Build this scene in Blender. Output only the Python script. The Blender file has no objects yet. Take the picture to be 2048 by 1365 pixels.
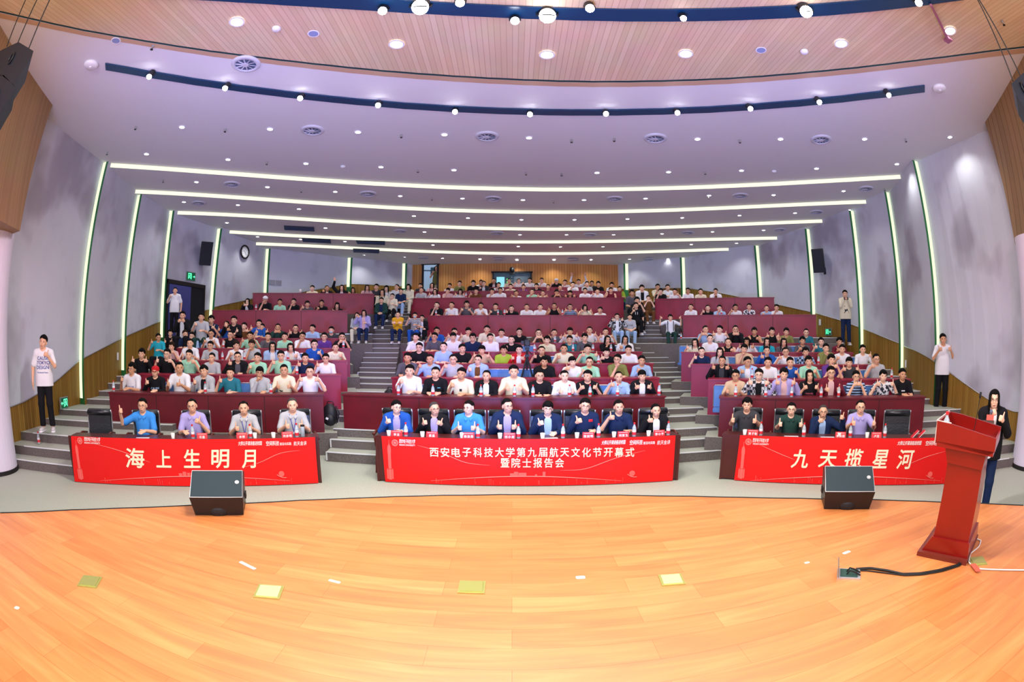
import bpy, math, random
import numpy as np
from mathutils import Vector, Matrix
from mathutils.bvhtree import BVHTree
random.seed(7)
S = bpy.context.scene
COL = S.collection
PI = math.pi
# ------------------------------------------------------------ camera
FPX, CX, CY, EYE = 967.0, 1024.0, 682.5, 2.2      # equisolid fisheye, 17 mm on 36 mm
cam = bpy.data.cameras.new('camera'); camo = bpy.data.objects.new('camera', cam); COL.objects.link(camo)
camo.location = (0, 0, EYE); camo.rotation_euler = (PI/2, 0, 0)
cam.type = 'PANO'; cam.panorama_type = 'FISHEYE_EQUISOLID'
cam.sensor_width = 36.0; cam.sensor_fit = 'HORIZONTAL'
cam.fisheye_lens = FPX*36.0/2048.0; cam.fisheye_fov = PI
cam.clip_start = 0.02; cam.clip_end = 200
S.camera = camo
# ------------------------------------------------------------ colour management, world
S.view_settings.view_transform = 'Standard'; S.view_settings.look = 'None'
S.view_settings.gamma = 1.0; S.view_settings.exposure = -0.12; S.view_settings.use_curve_mapping = False
S.cycles.use_denoising = True; S.cycles.max_bounces = 6; S.cycles.diffuse_bounces = 3
S.cycles.sample_clamp_indirect = 6.0; S.cycles.caustics_reflective = False; S.cycles.caustics_refractive = False
W = bpy.data.worlds.new('world'); S.world = W; W.use_nodes = True
W.node_tree.nodes['Background'].inputs[0].default_value = (.80, .80, 1.0, 1); W.node_tree.nodes['Background'].inputs[1].default_value = .65
# ------------------------------------------------------------ pixel helpers (photo pixels of 2048x1365)
def ray(px, py):
    dx, dy = px-CX, py-CY; r = math.hypot(dx, dy)
    if r < 1e-6: return (0.0, 1.0, 0.0)
    t = 2*math.asin(min(1, r/(2*FPX))); return (math.sin(t)*dx/r, math.cos(t), -math.sin(t)*dy/r)
def at_z(px, py, z):
    d = ray(px, py); k = (z-EYE)/d[2]; return Vector((d[0]*k, d[1]*k, z))
def at_y(px, py, Y):
    d = ray(px, py); k = Y/d[1]; return Vector((d[0]*k, Y, EYE+d[2]*k))
def at_line(px, py, P, D):
    d = ray(px, py); det = -d[0]*D[1]+D[0]*d[1]
    t = (-P[0]*D[1]+D[0]*P[1])/det
    return Vector((d[0]*t, d[1]*t, EYE+d[2]*t))
def proj(p):
    x, y, z = p[0], p[1], p[2]-EYE; h = math.hypot(x, z); t = math.atan2(h, y)
    r = 2*FPX*math.sin(t/2); return (CX+r*x/max(h, 1e-9), CY-r*z/max(h, 1e-9))
# ------------------------------------------------------------ lights
def light(kind, name, loc, aim, power, col=(1, 1, 1), size=.3, size_y=None, angle=60, blend=.6):
    L = bpy.data.lights.new(name, kind); L.energy = power; L.color = col
    if kind == 'AREA':
        L.shape = 'RECTANGLE' if size_y else 'DISK'; L.size = size
        if size_y: L.size_y = size_y
    else: L.shadow_soft_size = size
    if kind == 'SPOT': L.spot_size = math.radians(angle); L.spot_blend = blend
    o = bpy.data.objects.new(name, L); COL.objects.link(o); o.location = loc
    if aim is not None: o.rotation_euler = (Vector(aim)-Vector(loc)).to_track_quat('-Z', 'Y').to_euler()
    return o
# an unseen area light added behind the camera fills the audience from the front; the front ceiling gets the cool stage wash
light('AREA', 'added_front_fill', (0, -3.2, 4.6), (0, 11, 2.2), 780, (.97, .96, 1), 11, 3)
light('AREA', 'track_glare_left', (-1.1, 4.5, 6.3), (-1.1, 3.2, 0), 300, (1, .97, .93), 1.0, .25)
light('AREA', 'track_glare_right', (.6, 4.3, 6.3), (.6, 3.0, 0), 300, (1, .97, .93), 1.0, .25)
light('AREA', 'track_glare_far_right', (3.4, 4.3, 6.3), (3.0, 3.0, 0), 35, (1, .97, .93), .6, .25)
light('SPOT', 'blue_uplight_centre', (0, 2.5, 1.2), (0, 8, 6.5), 1750, (.22, .34, 1), .5, angle=125)
light('SPOT', 'blue_uplight_left', (-4.5, 1.0, 3.0), (-5.8, 6.8, 6.4), 620, (.28, .34, 1), .5, angle=82, blend=.9)
light('SPOT', 'blue_uplight_right', (4.5, 1.0, 3.0), (5.8, 6.8, 6.4), 620, (.28, .34, 1), .5, angle=82, blend=.9)
light('SPOT', 'violet_beam_left', (-1.5, 2.5, 5.9), (-3.6, 11.6, 1.5), 900, (.45, .12, 1), .12, angle=30, blend=.9)
light('SPOT', 'violet_beam_centre', (.5, 2.5, 5.9), (-1.4, 12.3, 1.9), 1400, (.38, .14, 1), .12, angle=26, blend=.9)
light('SPOT', 'pink_beam_left', (-4.5, .4, 4.5), (-8.4, 3.9, 2.0), 260, (1, .25, .75), .2, angle=50)
light('SPOT', 'pink_beam_right', (4.5, .4, 4.5), (8.6, 3.7, 2.0), 260, (1, .25, .75), .2, angle=50)
# ------------------------------------------------------------ materials
def lin(c):
    if isinstance(c, str): c = tuple(int(c[i:i+2], 16)/255 for i in (0, 2, 4))
    return tuple((v/12.92 if v <= .04045 else ((v+.055)/1.055)**2.4) for v in c)
MATS = {}
def mat(name, col='888888', rough=.6, metal=0, spec=.4, emit=None, es=0, alpha=None, trans=0, noise=None, bump=None, coat=0):
    if name in MATS: return MATS[name]
    m = bpy.data.materials.new(name); m.use_nodes = True; nt = m.node_tree; b = nt.nodes['Principled BSDF']
    c = lin(col); b.inputs['Base Color'].default_value = (*c, 1); b.inputs['Roughness'].default_value = rough
    b.inputs['Metallic'].default_value = metal; b.inputs['Specular IOR Level'].default_value = spec
    if coat: b.inputs['Coat Weight'].default_value = coat; b.inputs['Coat Roughness'].default_value = .15
    if trans: b.inputs['Transmission Weight'].default_value = trans
    if emit: b.inputs['Emission Color'].default_value = (*lin(emit), 1); b.inputs['Emission Strength'].default_value = es
    if alpha is not None: b.inputs['Alpha'].default_value = alpha
    if noise:      # (scale, dark colour, amount)
        tc = nt.nodes.new('ShaderNodeTexCoord'); n = nt.nodes.new('ShaderNodeTexNoise'); r = nt.nodes.new('ShaderNodeValToRGB')
        n.inputs['Scale'].default_value = noise[0]; n.inputs['Detail'].default_value = 4
        nt.links.new(tc.outputs['Object'], n.inputs['Vector']); nt.links.new(n.outputs['Fac'], r.inputs['Fac'])
        r.color_ramp.elements[0].position = .5-noise[2]*.5; r.color_ramp.elements[1].position = .5+noise[2]*.3
        r.color_ramp.elements[0].color = (*lin(noise[1]), 1); r.color_ramp.elements[1].color = (*c, 1)
        nt.links.new(r.outputs['Color'], b.inputs['Base Color'])
    if bump:       # (scale, strength)
        tc = nt.nodes.new('ShaderNodeTexCoord'); n = nt.nodes.new('ShaderNodeTexNoise'); bp = nt.nodes.new('ShaderNodeBump')
        n.inputs['Scale'].default_value = bump[0]; bp.inputs['Strength'].default_value = bump[1]; bp.inputs['Distance'].default_value = .01
        nt.links.new(tc.outputs['Object'], n.inputs['Vector']); nt.links.new(n.outputs['Fac'], bp.inputs['Height']); nt.links.new(bp.outputs['Normal'], b.inputs['Normal'])
    MATS[name] = m; return m
def node_mat(name, build, rough=.5, spec=.4):
    m = bpy.data.materials.new(name); m.use_nodes = True; nt = m.node_tree; b = nt.nodes['Principled BSDF']
    b.inputs['Roughness'].default_value = rough; b.inputs['Specular IOR Level'].default_value = spec
    build(nt, b); MATS[name] = m; return m
def N(nt, t, **kw):
    n = nt.nodes.new(t)
    for k, v in kw.items():
        if k in n.inputs: n.inputs[k].default_value = v
        else: setattr(n, k, v)
    return n
def ramp(nt, stops):
    r = nt.nodes.new('ShaderNodeValToRGB'); e = r.color_ramp.elements
    while len(e) < len(stops): e.new(.5)
    for i, (p, c) in enumerate(stops): e[i].position = p; e[i].color = (*lin(c), 1)
    return r
# ------------------------------------------------------------ mesh builder
class MB:
    def __init__(s): s.v = []; s.f = []; s.m = []; s.mi = 0
    def add(s, vs, fs):
        o = len(s.v); s.v += [tuple(p) for p in vs]; s.f += [tuple(o+i for i in f) for f in fs]; s.m += [s.mi]*len(fs); return s
    def box(s, c, h, R=None):
        vs = []
        for x in (-1, 1):
            for y in (-1, 1):
                for z in (-1, 1):
                    p = Vector((x*h[0], y*h[1], z*h[2]))
                    if R is not None: p = R @ p
                    vs.append(p+Vector(c))
        return s.add(vs, [(0, 1, 3, 2), (4, 6, 7, 5), (0, 4, 5, 1), (2, 3, 7, 6), (0, 2, 6, 4), (1, 5, 7, 3)])
    def rbox(s, c, h, r, R=None, n=3):        # box with rounded vertical corners (about local z)
        pts = []
        for qx, qy, a0 in ((1, 1, 0), (-1, 1, 90), (-1, -1, 180), (1, -1, 270)):
            for i in range(n+1):
                a = math.radians(a0+90*i/n); pts.append((qx*(h[0]-r)+r*math.cos(a), qy*(h[1]-r)+r*math.sin(a)))
        k = len(pts); vs = [Vector((x, y, z)) for z in (-h[2], h[2]) for x, y in pts]
        if R is not None: vs = [R @ p for p in vs]
        return s.add([p+Vector(c) for p in vs], [tuple(range(k))[::-1], tuple(range(k, 2*k))]+[(i, (i+1) % k, k+(i+1) % k, k+i) for i in range(k)])
    def prism(s, poly, z0, z1):               # poly: list of (x,y), z0/z1 numbers or lists
        k = len(poly); a = z0 if isinstance(z0, (list, tuple)) else [z0]*k; b = z1 if isinstance(z1, (list, tuple)) else [z1]*k
        vs = [(p[0], p[1], a[i]) for i, p in enumerate(poly)]+[(p[0], p[1], b[i]) for i, p in enumerate(poly)]
        return s.add(vs, [tuple(range(k))[::-1], tuple(range(k, 2*k))]+[(i, (i+1) % k, k+(i+1) % k, k+i) for i in range(k)])
    def hull2(s, A, B):                       # two matching 3D loops joined and capped
        k = len(A); return s.add(list(A)+list(B), [tuple(range(k))[::-1], tuple(range(k, 2*k))]+[(i, (i+1) % k, k+(i+1) % k, k+i) for i in range(k)])
    def lathe(s, prof, c=(0, 0, 0), n=16, R=None, cap=True):
        vs = []
        for r, z in prof:
            for i in range(n):
                a = 2*PI*i/n; p = Vector((r*math.cos(a), r*math.sin(a), z))
                if R is not None: p = R @ p
                vs.append(p+Vector(c))
        fs = [(j*n+i, j*n+(i+1) % n, (j+1)*n+(i+1) % n, (j+1)*n+i) for j in range(len(prof)-1) for i in range(n)]
        if cap: fs += [tuple(range(n))[::-1], tuple((len(prof)-1)*n+i for i in range(n))]
        return s.add(vs, fs)
    def tube(s, pts, r, n=8):
        pts = [Vector(p) for p in pts]; rings = []
        up = None
        for i, p in enumerate(pts):
            d = (pts[min(i+1, len(pts)-1)]-pts[max(i-1, 0)]).normalized()
            a = d.orthogonal().normalized() if up is None else (up-d*up.dot(d)).normalized()
            up = a; b = d.cross(a); rr = r[i] if isinstance(r, (list, tuple)) else r
            rings.append([p+(a*math.cos(2*PI*k/n)+b*math.sin(2*PI*k/n))*rr for k in range(n)])
        vs = [q for g in rings for q in g]
        fs = [(j*n+i, j*n+(i+1) % n, (j+1)*n+(i+1) % n, (j+1)*n+i) for j in range(len(pts)-1) for i in range(n)]
        return s.add(vs, fs+[tuple(range(n))[::-1], tuple((len(pts)-1)*n+i for i in range(n))])
    def ell(s, c, r, R=None, nu=12, nv=8):
        vs = []; fs = []
        for j in range(nv+1):
            t = PI*j/nv
            for i in range(nu):
                a = 2*PI*i/nu; p = Vector((r[0]*math.sin(t)*math.cos(a), r[1]*math.sin(t)*math.sin(a), r[2]*math.cos(t)))
                if R is not None: p = R @ p
                vs.append(p+Vector(c))
        fs = [(j*nu+i, (j+1)*nu+i, (j+1)*nu+(i+1) % nu, j*nu+(i+1) % nu) for j in range(nv) for i in range(nu)]
        return s.add(vs, fs)
    def torus(s, c, R0, r, R=None, nu=20, nv=6, sy=1.0):
        vs = []
        for i in range(nu):
            a = 2*PI*i/nu
            for j in range(nv):
                b = 2*PI*j/nv; p = Vector(((R0+r*math.cos(b))*math.cos(a), (R0+r*math.cos(b))*math.sin(a)*sy, r*math.sin(b)))
                if R is not None: p = R @ p
                vs.append(p+Vector(c))
        return s.add(vs, [(i*nv+j, ((i+1) % nu)*nv+j, ((i+1) % nu)*nv+(j+1) % nv, i*nv+(j+1) % nv) for i in range(nu) for j in range(nv)])
    def mesh(s, name, mats, smooth=False):
        me = bpy.data.meshes.new(name); me.from_pydata(s.v, [], s.f)
        for m in (mats if isinstance(mats, (list, tuple)) else [mats]): me.materials.append(m)
        if any(s.m): me.polygons.foreach_set('material_index', s.m)
        if smooth: me.polygons.foreach_set('use_smooth', [True]*len(me.polygons))
        me.update(); return me
    def obj(s, name, mats, parent=None, smooth=False, **tags):
        return link(name, s.mesh(name, mats, smooth), parent, **tags)
def link(name, data, parent=None, **tags):
    o = bpy.data.objects.new(name, data); COL.objects.link(o)
    if parent is not None: o.parent = parent
    for k, v in tags.items():
        if v: o[k] = v
    return o
def thing(name, label, category, loc=(0, 0, 0), rz=0, group=None):
    o = link(name, None, None, label=label, category=category, group=group)
    o.location = loc; o.rotation_euler = (0, 0, rz); o.empty_display_size = .1; return o
def struct(name, mb, mats, parent=None, smooth=False):
    return mb.obj(name, mats, parent, smooth, kind='structure')
def dup(root, loc=None, rz=None, label=None, group=None):
    r = root.copy(); COL.objects.link(r)
    if loc is not None: r.location = loc
    if rz is not None: r.rotation_euler = (0, 0, rz)
    if label: r['label'] = label
    if group: r['group'] = group
    for ch in list(root.children):
        c = ch.copy(); COL.objects.link(c); c.parent = r
        for g in list(ch.children):
            d = g.copy(); COL.objects.link(d); d.parent = c
    return r
TXT = {}
def text_mesh(s, size, extrude=.001, offset=0.0, shear=0.0, sx=1.0):
    key = (s, size, extrude, offset, shear, sx)
    if key in TXT: return TXT[key]
    cu = bpy.data.curves.new('lettering', 'FONT'); cu.body = s; cu.size = size; cu.align_x = 'CENTER'; cu.align_y = 'CENTER'
    cu.extrude = extrude; cu.shear = shear; cu.resolution_u = 3
    o = bpy.data.objects.new('lettering', cu); COL.objects.link(o)
    dg = bpy.context.evaluated_depsgraph_get(); me = bpy.data.meshes.new_from_object(o.evaluated_get(dg), depsgraph=dg)
    bpy.data.objects.remove(o)
    co = np.zeros(len(me.vertices)*3, np.float32); me.vertices.foreach_get('co', co); co = co.reshape(-1, 3)
    if len(co):      # centre on the glyph box
        co[:, 0] -= (co[:, 0].max()+co[:, 0].min())/2; co[:, 1] -= (co[:, 1].max()+co[:, 1].min())/2; co[:, 0] *= sx
        if offset:      # bolder strokes: the same glyph laid down at small shifts
            F = [tuple(p.vertices) for p in me.polygons]; b = offset*size; V2, F2 = [], []
            for i, (dx, dy) in enumerate(((0, 0), (b, 0), (-b, 0), (0, b), (0, -b), (b*.7, b*.7), (-b*.7, -b*.7), (b*.7, -b*.7), (-b*.7, b*.7))):
                o = len(V2); V2 += [(x+dx, y+dy, z+i*1e-5) for x, y, z in co.tolist()]; F2 += [tuple(o+j for j in f) for f in F]
            me = bpy.data.meshes.new('lettering'); me.from_pydata(V2, [], F2)
        else: me.vertices.foreach_set('co', co.ravel())
    TXT[key] = me; return me
def frame(origin, d):         # local x along d (image left to right), local y up, local z toward the viewer
    x = Vector(d).normalized(); z = x.cross(Vector((0, 0, 1))).normalized()
    M = Matrix((x, Vector((0, 0, 1)), z)).transposed().to_4x4(); M.translation = Vector(origin); return M
# ============================================================ surface materials
def b_wall(nt, b):
    tc = N(nt, 'ShaderNodeTexCoord'); n1 = N(nt, 'ShaderNodeTexNoise', Scale=.55, Detail=3.0); n2 = N(nt, 'ShaderNodeTexNoise', Scale=1.6, Detail=5.0)
    r1 = ramp(nt, [(0, '9a94a0'), (.36, 'aeabb6'), (.47, 'cfd2dc'), (1, 'd8dce4')]); r2 = ramp(nt, [(0, 'a3a0ab'), (.42, 'f0f0f4'), (1, 'ffffff')])
    mp = N(nt, 'ShaderNodeMapping'); mp.inputs['Scale'].default_value = (1, 1, .8)
    mx = N(nt, 'ShaderNodeMix', data_type='RGBA', blend_type='MULTIPLY'); mx.inputs[0].default_value = .6
    nt.links.new(tc.outputs['Object'], mp.inputs['Vector'])
    for n, r in ((n1, r1), (n2, r2)):
        nt.links.new(mp.outputs['Vector'], n.inputs['Vector']); nt.links.new(n.outputs['Fac'], r.inputs['Fac'])
    nt.links.new(r1.outputs['Color'], mx.inputs[6]); nt.links.new(r2.outputs['Color'], mx.inputs[7]); nt.links.new(mx.outputs[2], b.inputs['Base Color'])
M_WALL = node_mat('stained_acoustic_cloth', b_wall, .85, .2)
def slats(dark, light, groove, period, axis, freq=6):
    def f(nt, b):
        tc = N(nt, 'ShaderNodeTexCoord'); sp = N(nt, 'ShaderNodeSeparateXYZ'); nt.links.new(tc.outputs['Object'], sp.inputs[0])
        def mul(s, k):
            m = N(nt, 'ShaderNodeMath', operation='MULTIPLY'); nt.links.new(s, m.inputs[0]); m.inputs[1].default_value = k; return m.outputs[0]
        ad = N(nt, 'ShaderNodeMath', operation='ADD'); nt.links.new(mul(sp.outputs[0], axis[0]), ad.inputs[0]); nt.links.new(mul(sp.outputs[1], axis[1]), ad.inputs[1])
        u = mul(ad.outputs[0], 1/period); fr = N(nt, 'ShaderNodeMath', operation='FRACT'); nt.links.new(u, fr.inputs[0])
        fl = N(nt, 'ShaderNodeMath', operation='FLOOR'); nt.links.new(u, fl.inputs[0])
        wn = N(nt, 'ShaderNodeTexWhiteNoise', noise_dimensions='1D'); nt.links.new(fl.outputs[0], wn.inputs['W'])
        r = ramp(nt, [(0, dark), (1, light)]); nt.links.new(wn.outputs['Value'], r.inputs['Fac'])
        lt = N(nt, 'ShaderNodeMath', operation='LESS_THAN'); nt.links.new(fr.outputs[0], lt.inputs[0]); lt.inputs[1].default_value = .14
        mx = N(nt, 'ShaderNodeMix', data_type='RGBA'); nt.links.new(lt.outputs[0], mx.inputs[0]); nt.links.new(r.outputs['Color'], mx.inputs[6]); mx.inputs[7].default_value = (*lin(groove), 1)
        nz = N(nt, 'ShaderNodeTexNoise', Scale=1.3, Detail=4.0); nt.links.new(tc.outputs['Object'], nz.inputs['Vector'])
        m2 = N(nt, 'ShaderNodeMix', data_type='RGBA', blend_type='MULTIPLY'); m2.inputs[0].default_value = .25
        nt.links.new(mx.outputs[2], m2.inputs[6]); nt.links.new(nz.outputs['Color'], m2.inputs[7]); nt.links.new(m2.outputs[2], b.inputs['Base Color'])
    return f
M_WAINSCOT = node_mat('slatted_oak_wainscot', slats('8f6a2a', 'a67f38', '6b4c1a', .06, (.45, 1)), .5, .3)
M_BACKWOOD = node_mat('slatted_oak_back', slats('c98842', 'd89a50', '9c6428', .12, (1, .1)), .5, .3)
M_WOODCEIL = node_mat('ribbed_oak_ceiling', slats('ddc3a0', 'e8d0af', 'cdb190', .085, (1, .0)), .5, .3)
M_SPLAY = node_mat('ribbed_oak_splay', slats('9d7b58', 'ae8b65', '86674a', .06, (1, -1)), .55, .3)
def b_stage(nt, b):
    tc = N(nt, 'ShaderNodeTexCoord'); br = N(nt, 'ShaderNodeTexBrick', Scale=1.0); br.offset = .37
    for k, v in (('Mortar Size', .0016), ('Brick Width', 1.3), ('Row Height', .21), ('Bias', .0), ('Mortar Smooth', .1)): br.inputs[k].default_value = v
    br.inputs['Color1'].default_value = (*lin('c97f44'), 1); br.inputs['Color2'].default_value = (*lin('d89154'), 1); br.inputs['Mortar'].default_value = (*lin('a5672f'), 1)
    nt.links.new(tc.outputs['Object'], br.inputs['Vector'])
    mp = N(nt, 'ShaderNodeMapping'); mp.inputs['Scale'].default_value = (1.2, 14, 1); nt.links.new(tc.outputs['Object'], mp.inputs['Vector'])
    nz = N(nt, 'ShaderNodeTexNoise', Scale=1.0, Detail=6.0, Distortion=.7); nt.links.new(mp.outputs['Vector'], nz.inputs['Vector'])
    r = ramp(nt, [(.3, 'b9682e'), (.5, 'f0c08c'), (.7, 'ffffff')]); nt.links.new(nz.outputs['Fac'], r.inputs['Fac'])
    mx = N(nt, 'ShaderNodeMix', data_type='RGBA', blend_type='MULTIPLY'); mx.inputs[0].default_value = .38
    nt.links.new(br.outputs['Color'], mx.inputs[6]); nt.links.new(r.outputs['Color'], mx.inputs[7]); nt.links.new(mx.outputs[2], b.inputs['Base Color'])
M_STAGE = node_mat('laminate_stage_boards', b_stage, .40, .65)
M_CEIL = mat('ceiling_white_paint', 'dcdcdf', .8, spec=.2)
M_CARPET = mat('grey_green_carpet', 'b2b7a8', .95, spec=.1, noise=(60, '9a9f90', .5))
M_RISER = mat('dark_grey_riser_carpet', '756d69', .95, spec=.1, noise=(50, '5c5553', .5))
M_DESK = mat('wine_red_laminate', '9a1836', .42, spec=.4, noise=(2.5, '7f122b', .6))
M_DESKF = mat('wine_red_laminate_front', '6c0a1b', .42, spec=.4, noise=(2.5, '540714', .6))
M_COVE = mat('cove_light', '101010', emit='eef0d2', es=1.45)
M_LED = mat('wall_light_strip', '101010', emit='e6f6cc', es=1.35)
M_GREEN = mat('green_slot_lining', '2c7a44', .5)
M_METAL = mat('aluminium', 'c9ccd0', .35, .8)
M_NOSE = mat('pale_nosing', 'd9dcdc', .4)
M_BLACK = mat('black_plastic', '15161a', .5)
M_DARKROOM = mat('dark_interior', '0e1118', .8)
M_WHITE = mat('white_plastic', 'e8e8ea', .5)
M_COLUMN = mat('white_column_paint', 'd9d2e2', .6)
M_BLACKTRIM = mat('black_skirting', '1b1718', .7)
# ============================================================ floors
mb = MB(); mb.box((0, 10.3, -.06), (13, 13.5, .06)); struct('floor', mb, M_CARPET)
# stage with its curved front edge
edge_px = [(0, 1027), (143, 1021), (239, 1017.6), (379, 1012), (489, 1008), (600, 1002), (700, 998), (790, 994.5), (885, 992), (1000, 990.5), (1090, 990.6), (1240, 991.5), (1380, 993.7), (1485, 996), (1600, 998), (1748, 1000.5), (1850, 1004), (1963, 1008), (2047, 1012)]
SZ = .45
E3 = [at_z(x, y, SZ) for x, y in edge_px]
poly = [(E3[0][0]-5, E3[0][1]-2.2), *[(p[0], p[1]) for p in E3], (E3[-1][0]+5, E3[-1][1]-2.2), (E3[-1][0]+5, -6), (E3[0][0]-5, -6)]
mb = MB(); mb.prism(poly, 0.0, SZ-.004); st = struct('floor_stage', mb, [M_BLACKTRIM])
mb = MB(); mb.add([(p[0], p[1], SZ) for p in poly], [tuple(range(len(poly)))[::-1]]); struct('floor_stage_boards', mb, M_STAGE)
mb = MB(); mb.tube([(p[0], p[1]+.004, SZ-.003) for p in E3], .012, 6); struct('trim_stage_nosing', mb, M_BLACKTRIM)
# ============================================================ side walls with light strips
ZC = [6.50, 6.40, 6.25, 6.08, 5.95, 5.80, 5.66]
DROP = .11
LEDL = [((207, 325), (158, 792)), ((277, 379), (240, 737)), ((340, 421), (319, 672)), ((435, 459), (412, 640)), ((533, 487), (527, 586)), ((696, 512), (692, 572)), ((805, 526), (803, 575))]
LEDR = [((1840, 348), (1879, 775)), ((1780, 399), (1808, 737)), ((1709, 437), (1728, 690)), ((1620, 473), (1632, 668)), ((1517, 496), (1528, 592)), ((1369, 516), (1370, 590)), ((1256, 527), (1256, 578))]
ZL = [7.54, 9.76, 11.6, 13.9, 16.8, 19.4, 20.9]
WZ = 21.2
wainL = [(27, 814), (79, 784), (113, 759), (155, 721), (164, 716), (239, 677), (249, 672), (328, 639), (410, 620), (424, 613.6), (485, 601.6), (527, 592), (595, 586), (687, 570), (700, 568), (800, 573), (822, 573)]
wainR = [(2035, 826), (1997, 812), (1936, 771), (1891, 737), (1861, 716), (1833, 701), (1813, 694), (1801, 687), (1758, 670), (1734, 660), (1683, 641), (1635, 627), (1556, 609), (1440, 586), (1370, 576), (1256, 578), (1235, 578)]
def interp(pl, x):
    pl = sorted(pl)
    if x <= pl[0][0]: return pl[0][1]
    for a, b in zip(pl, pl[1:]):
        if x <= b[0]: return a[1]+(b[1]-a[1])*(x-a[0])/(b[0]-a[0])
    return pl[-1][1]
def interpn(pl, x):
    if x >= pl[0][0]: return pl[0][1:]
    for a, b in zip(pl, pl[1:]):
        if x >= b[0]:
            t = (x-a[0])/(b[0]-a[0]); return tuple(a[i]+(b[i]-a[i])*t for i in range(1, len(a)))
    return pl[-1][1:]
WALLS = {}
def side_wall(side, LED, wain, s):
    SB, ST = [], []
    for (t, b_), zc, Zd in zip(LED, ZC, ZL):
        d = ray(*b_); SB.append(Vector((d[0]/d[1]*Zd, Zd)))
        d = ray(*t); ST.append(Vector((d[0]/d[1]*Zd, Zd)))
    # start of the wall by the proscenium
    c0 = at_z(105 if s > 0 else 1970, 210 if s > 0 else 245, 6.5); b0 = at_z(34 if s > 0 else 2022, 937 if s > 0 else 930, 0)
    SB = [Vector((b0[0]-s*.35, b0[1]-.6))]+SB; ST = [Vector((c0[0]-s*.35, c0[1]-.5))]+ST
    tops = [6.5]+ZC
    WALLS[side] = (SB, ST)
    w = .22
    def wz(P):       # wainscot height at a plan point
        z = 1.5
        for _ in range(6):
            x, _y = proj((P[0], P[1], z)); y = interp(wain, x); d = ray(x, y); z = EYE+d[2]/math.hypot(d[0], d[1])*math.hypot(P[0], P[1])
        return z
    for k in range(len(SB)):
        last = k == len(SB)-1
        a0 = SB[k]+(Vector((s*w, 0)) if k else Vector((0, 0))); a1 = ST[k]+(Vector((s*w, 0)) if k else Vector((0, 0)))
        if last: e0 = Vector((a0[0]+s*.18, WZ)); e1 = Vector((a1[0]+s*.18, WZ))
        else: e0, e1 = SB[k+1], ST[k+1]
        ztop = max(tops[k], tops[min(k+1, len(tops)-1)])+.02
        n = 8; up, lo, rail = MB(), MB(), MB(); U, L_, T, RL = [], [], [], []
        for i in range(n+1):
            f = i/n; p0 = a0.lerp(e0, f); p1 = a1.lerp(e1, f); bulge = 0
            zz = wz(p0); fr = zz/ztop; pm = p0.lerp(p1, fr)
            L_.append((p0[0], p0[1], 0)); U.append((pm[0], pm[1], zz)); T.append((p1[0], p1[1], ztop))
            RL.append((pm[0]+s*.012, pm[1], zz))
        up.add(U+T, [(i, i+1, n+2+i, n+1+i) if s < 0 else (i+1, i, n+1+i, n+2+i) for i in range(n)])
        lo.add(L_+U, [(i, i+1, n+2+i, n+1+i) if s < 0 else (i+1, i, n+1+i, n+2+i) for i in range(n)])
        rail.tube(RL, .012, 5)
        struct('wall_'+side, up, M_WALL); struct('wall_%s_wainscot' % side, lo, M_WAINSCOT); struct('trim_'+side, rail, M_METAL)
        if k:      # the step between two panels holds the light strip and its green lining
            st_, g = MB(), MB()
            q0, q1 = SB[k], ST[k]; h0, h1 = q0+Vector((s*w*.6, 0)), q1+Vector((s*w*.6, 0)); zt = tops[k]-.01
            zb = max(0, EYE+ray(*LED[k-1][1])[2]/ray(*LED[k-1][1])[1]*q0[1]-.05)
            f = zb/zt; c0_ = q0.lerp(q1, f); d0 = h0.lerp(h1, f); e_ = a0.lerp(a1, f)
            st_.add([(*c0_, zb), (*d0, zb), (*h1, zt), (*q1, zt)], [(0, 1, 2, 3)])
            struct('wall_%s_light_strip' % side, st_, M_LED)
            g.add([(*d0, zb), (*e_, zb), (*a1, zt), (*h1, zt)], [(0, 1, 2, 3)])
            g.add([(*q0, 0), (*a0, 0), (*e_, zb), (*c0_, zb)], [(0, 1, 2, 3)])
            struct('wall_%s_strip_lining' % side, g, M_GREEN)
side_wall('left', LEDL, wainL, 1); side_wall('right', LEDR, wainR, -1)
# back wall: slatted oak between the last two strips
xl = at_y(812, 550, WZ)[0]-.35; xr = at_y(1248, 550, WZ)[0]+.5; zb = 5.62
bx0, bx1 = at_y(846, 550, WZ)[0], at_y(876, 550, WZ)[0]; wz0, wz1 = at_y(860, 585, WZ)[2], at_y(860, 528, WZ)[2]
sx0, sx1 = at_y(986, 560, WZ)[0], at_y(1062, 560, WZ)[0]; sz0, sz1 = at_y(1024, 580, WZ)[2], at_y(1024, 545, WZ)[2]
mb = MB(); t = .1
for x0, x1, z0, z1 in ((xl, bx0, 0, zb+.1), (bx0, bx1, 0, wz0), (bx0, bx1, wz1, zb+.1), (bx1, sx0, 0, zb+.1), (sx0, sx1, 0, sz0), (sx0, sx1, sz1, zb+.1), (sx1, xr, 0, zb+.1)):
    mb.box(((x0+x1)/2, WZ+t, (z0+z1)/2), ((x1-x0)/2, t, (z1-z0)/2))
struct('wall_back', mb, M_BACKWOOD)
for sgn, x0, x1 in ((1, xl-.1, at_y(821, 550, WZ)[0]), (-1, at_y(1239, 550, WZ)[0], xr+.1)):
    mb = MB(); mb.box(((x0+x1)/2, WZ-.03, zb/2), ((x1-x0)/2, .03, zb/2+.1)); struct('wall_back_pier', mb, M_WALL)
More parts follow.
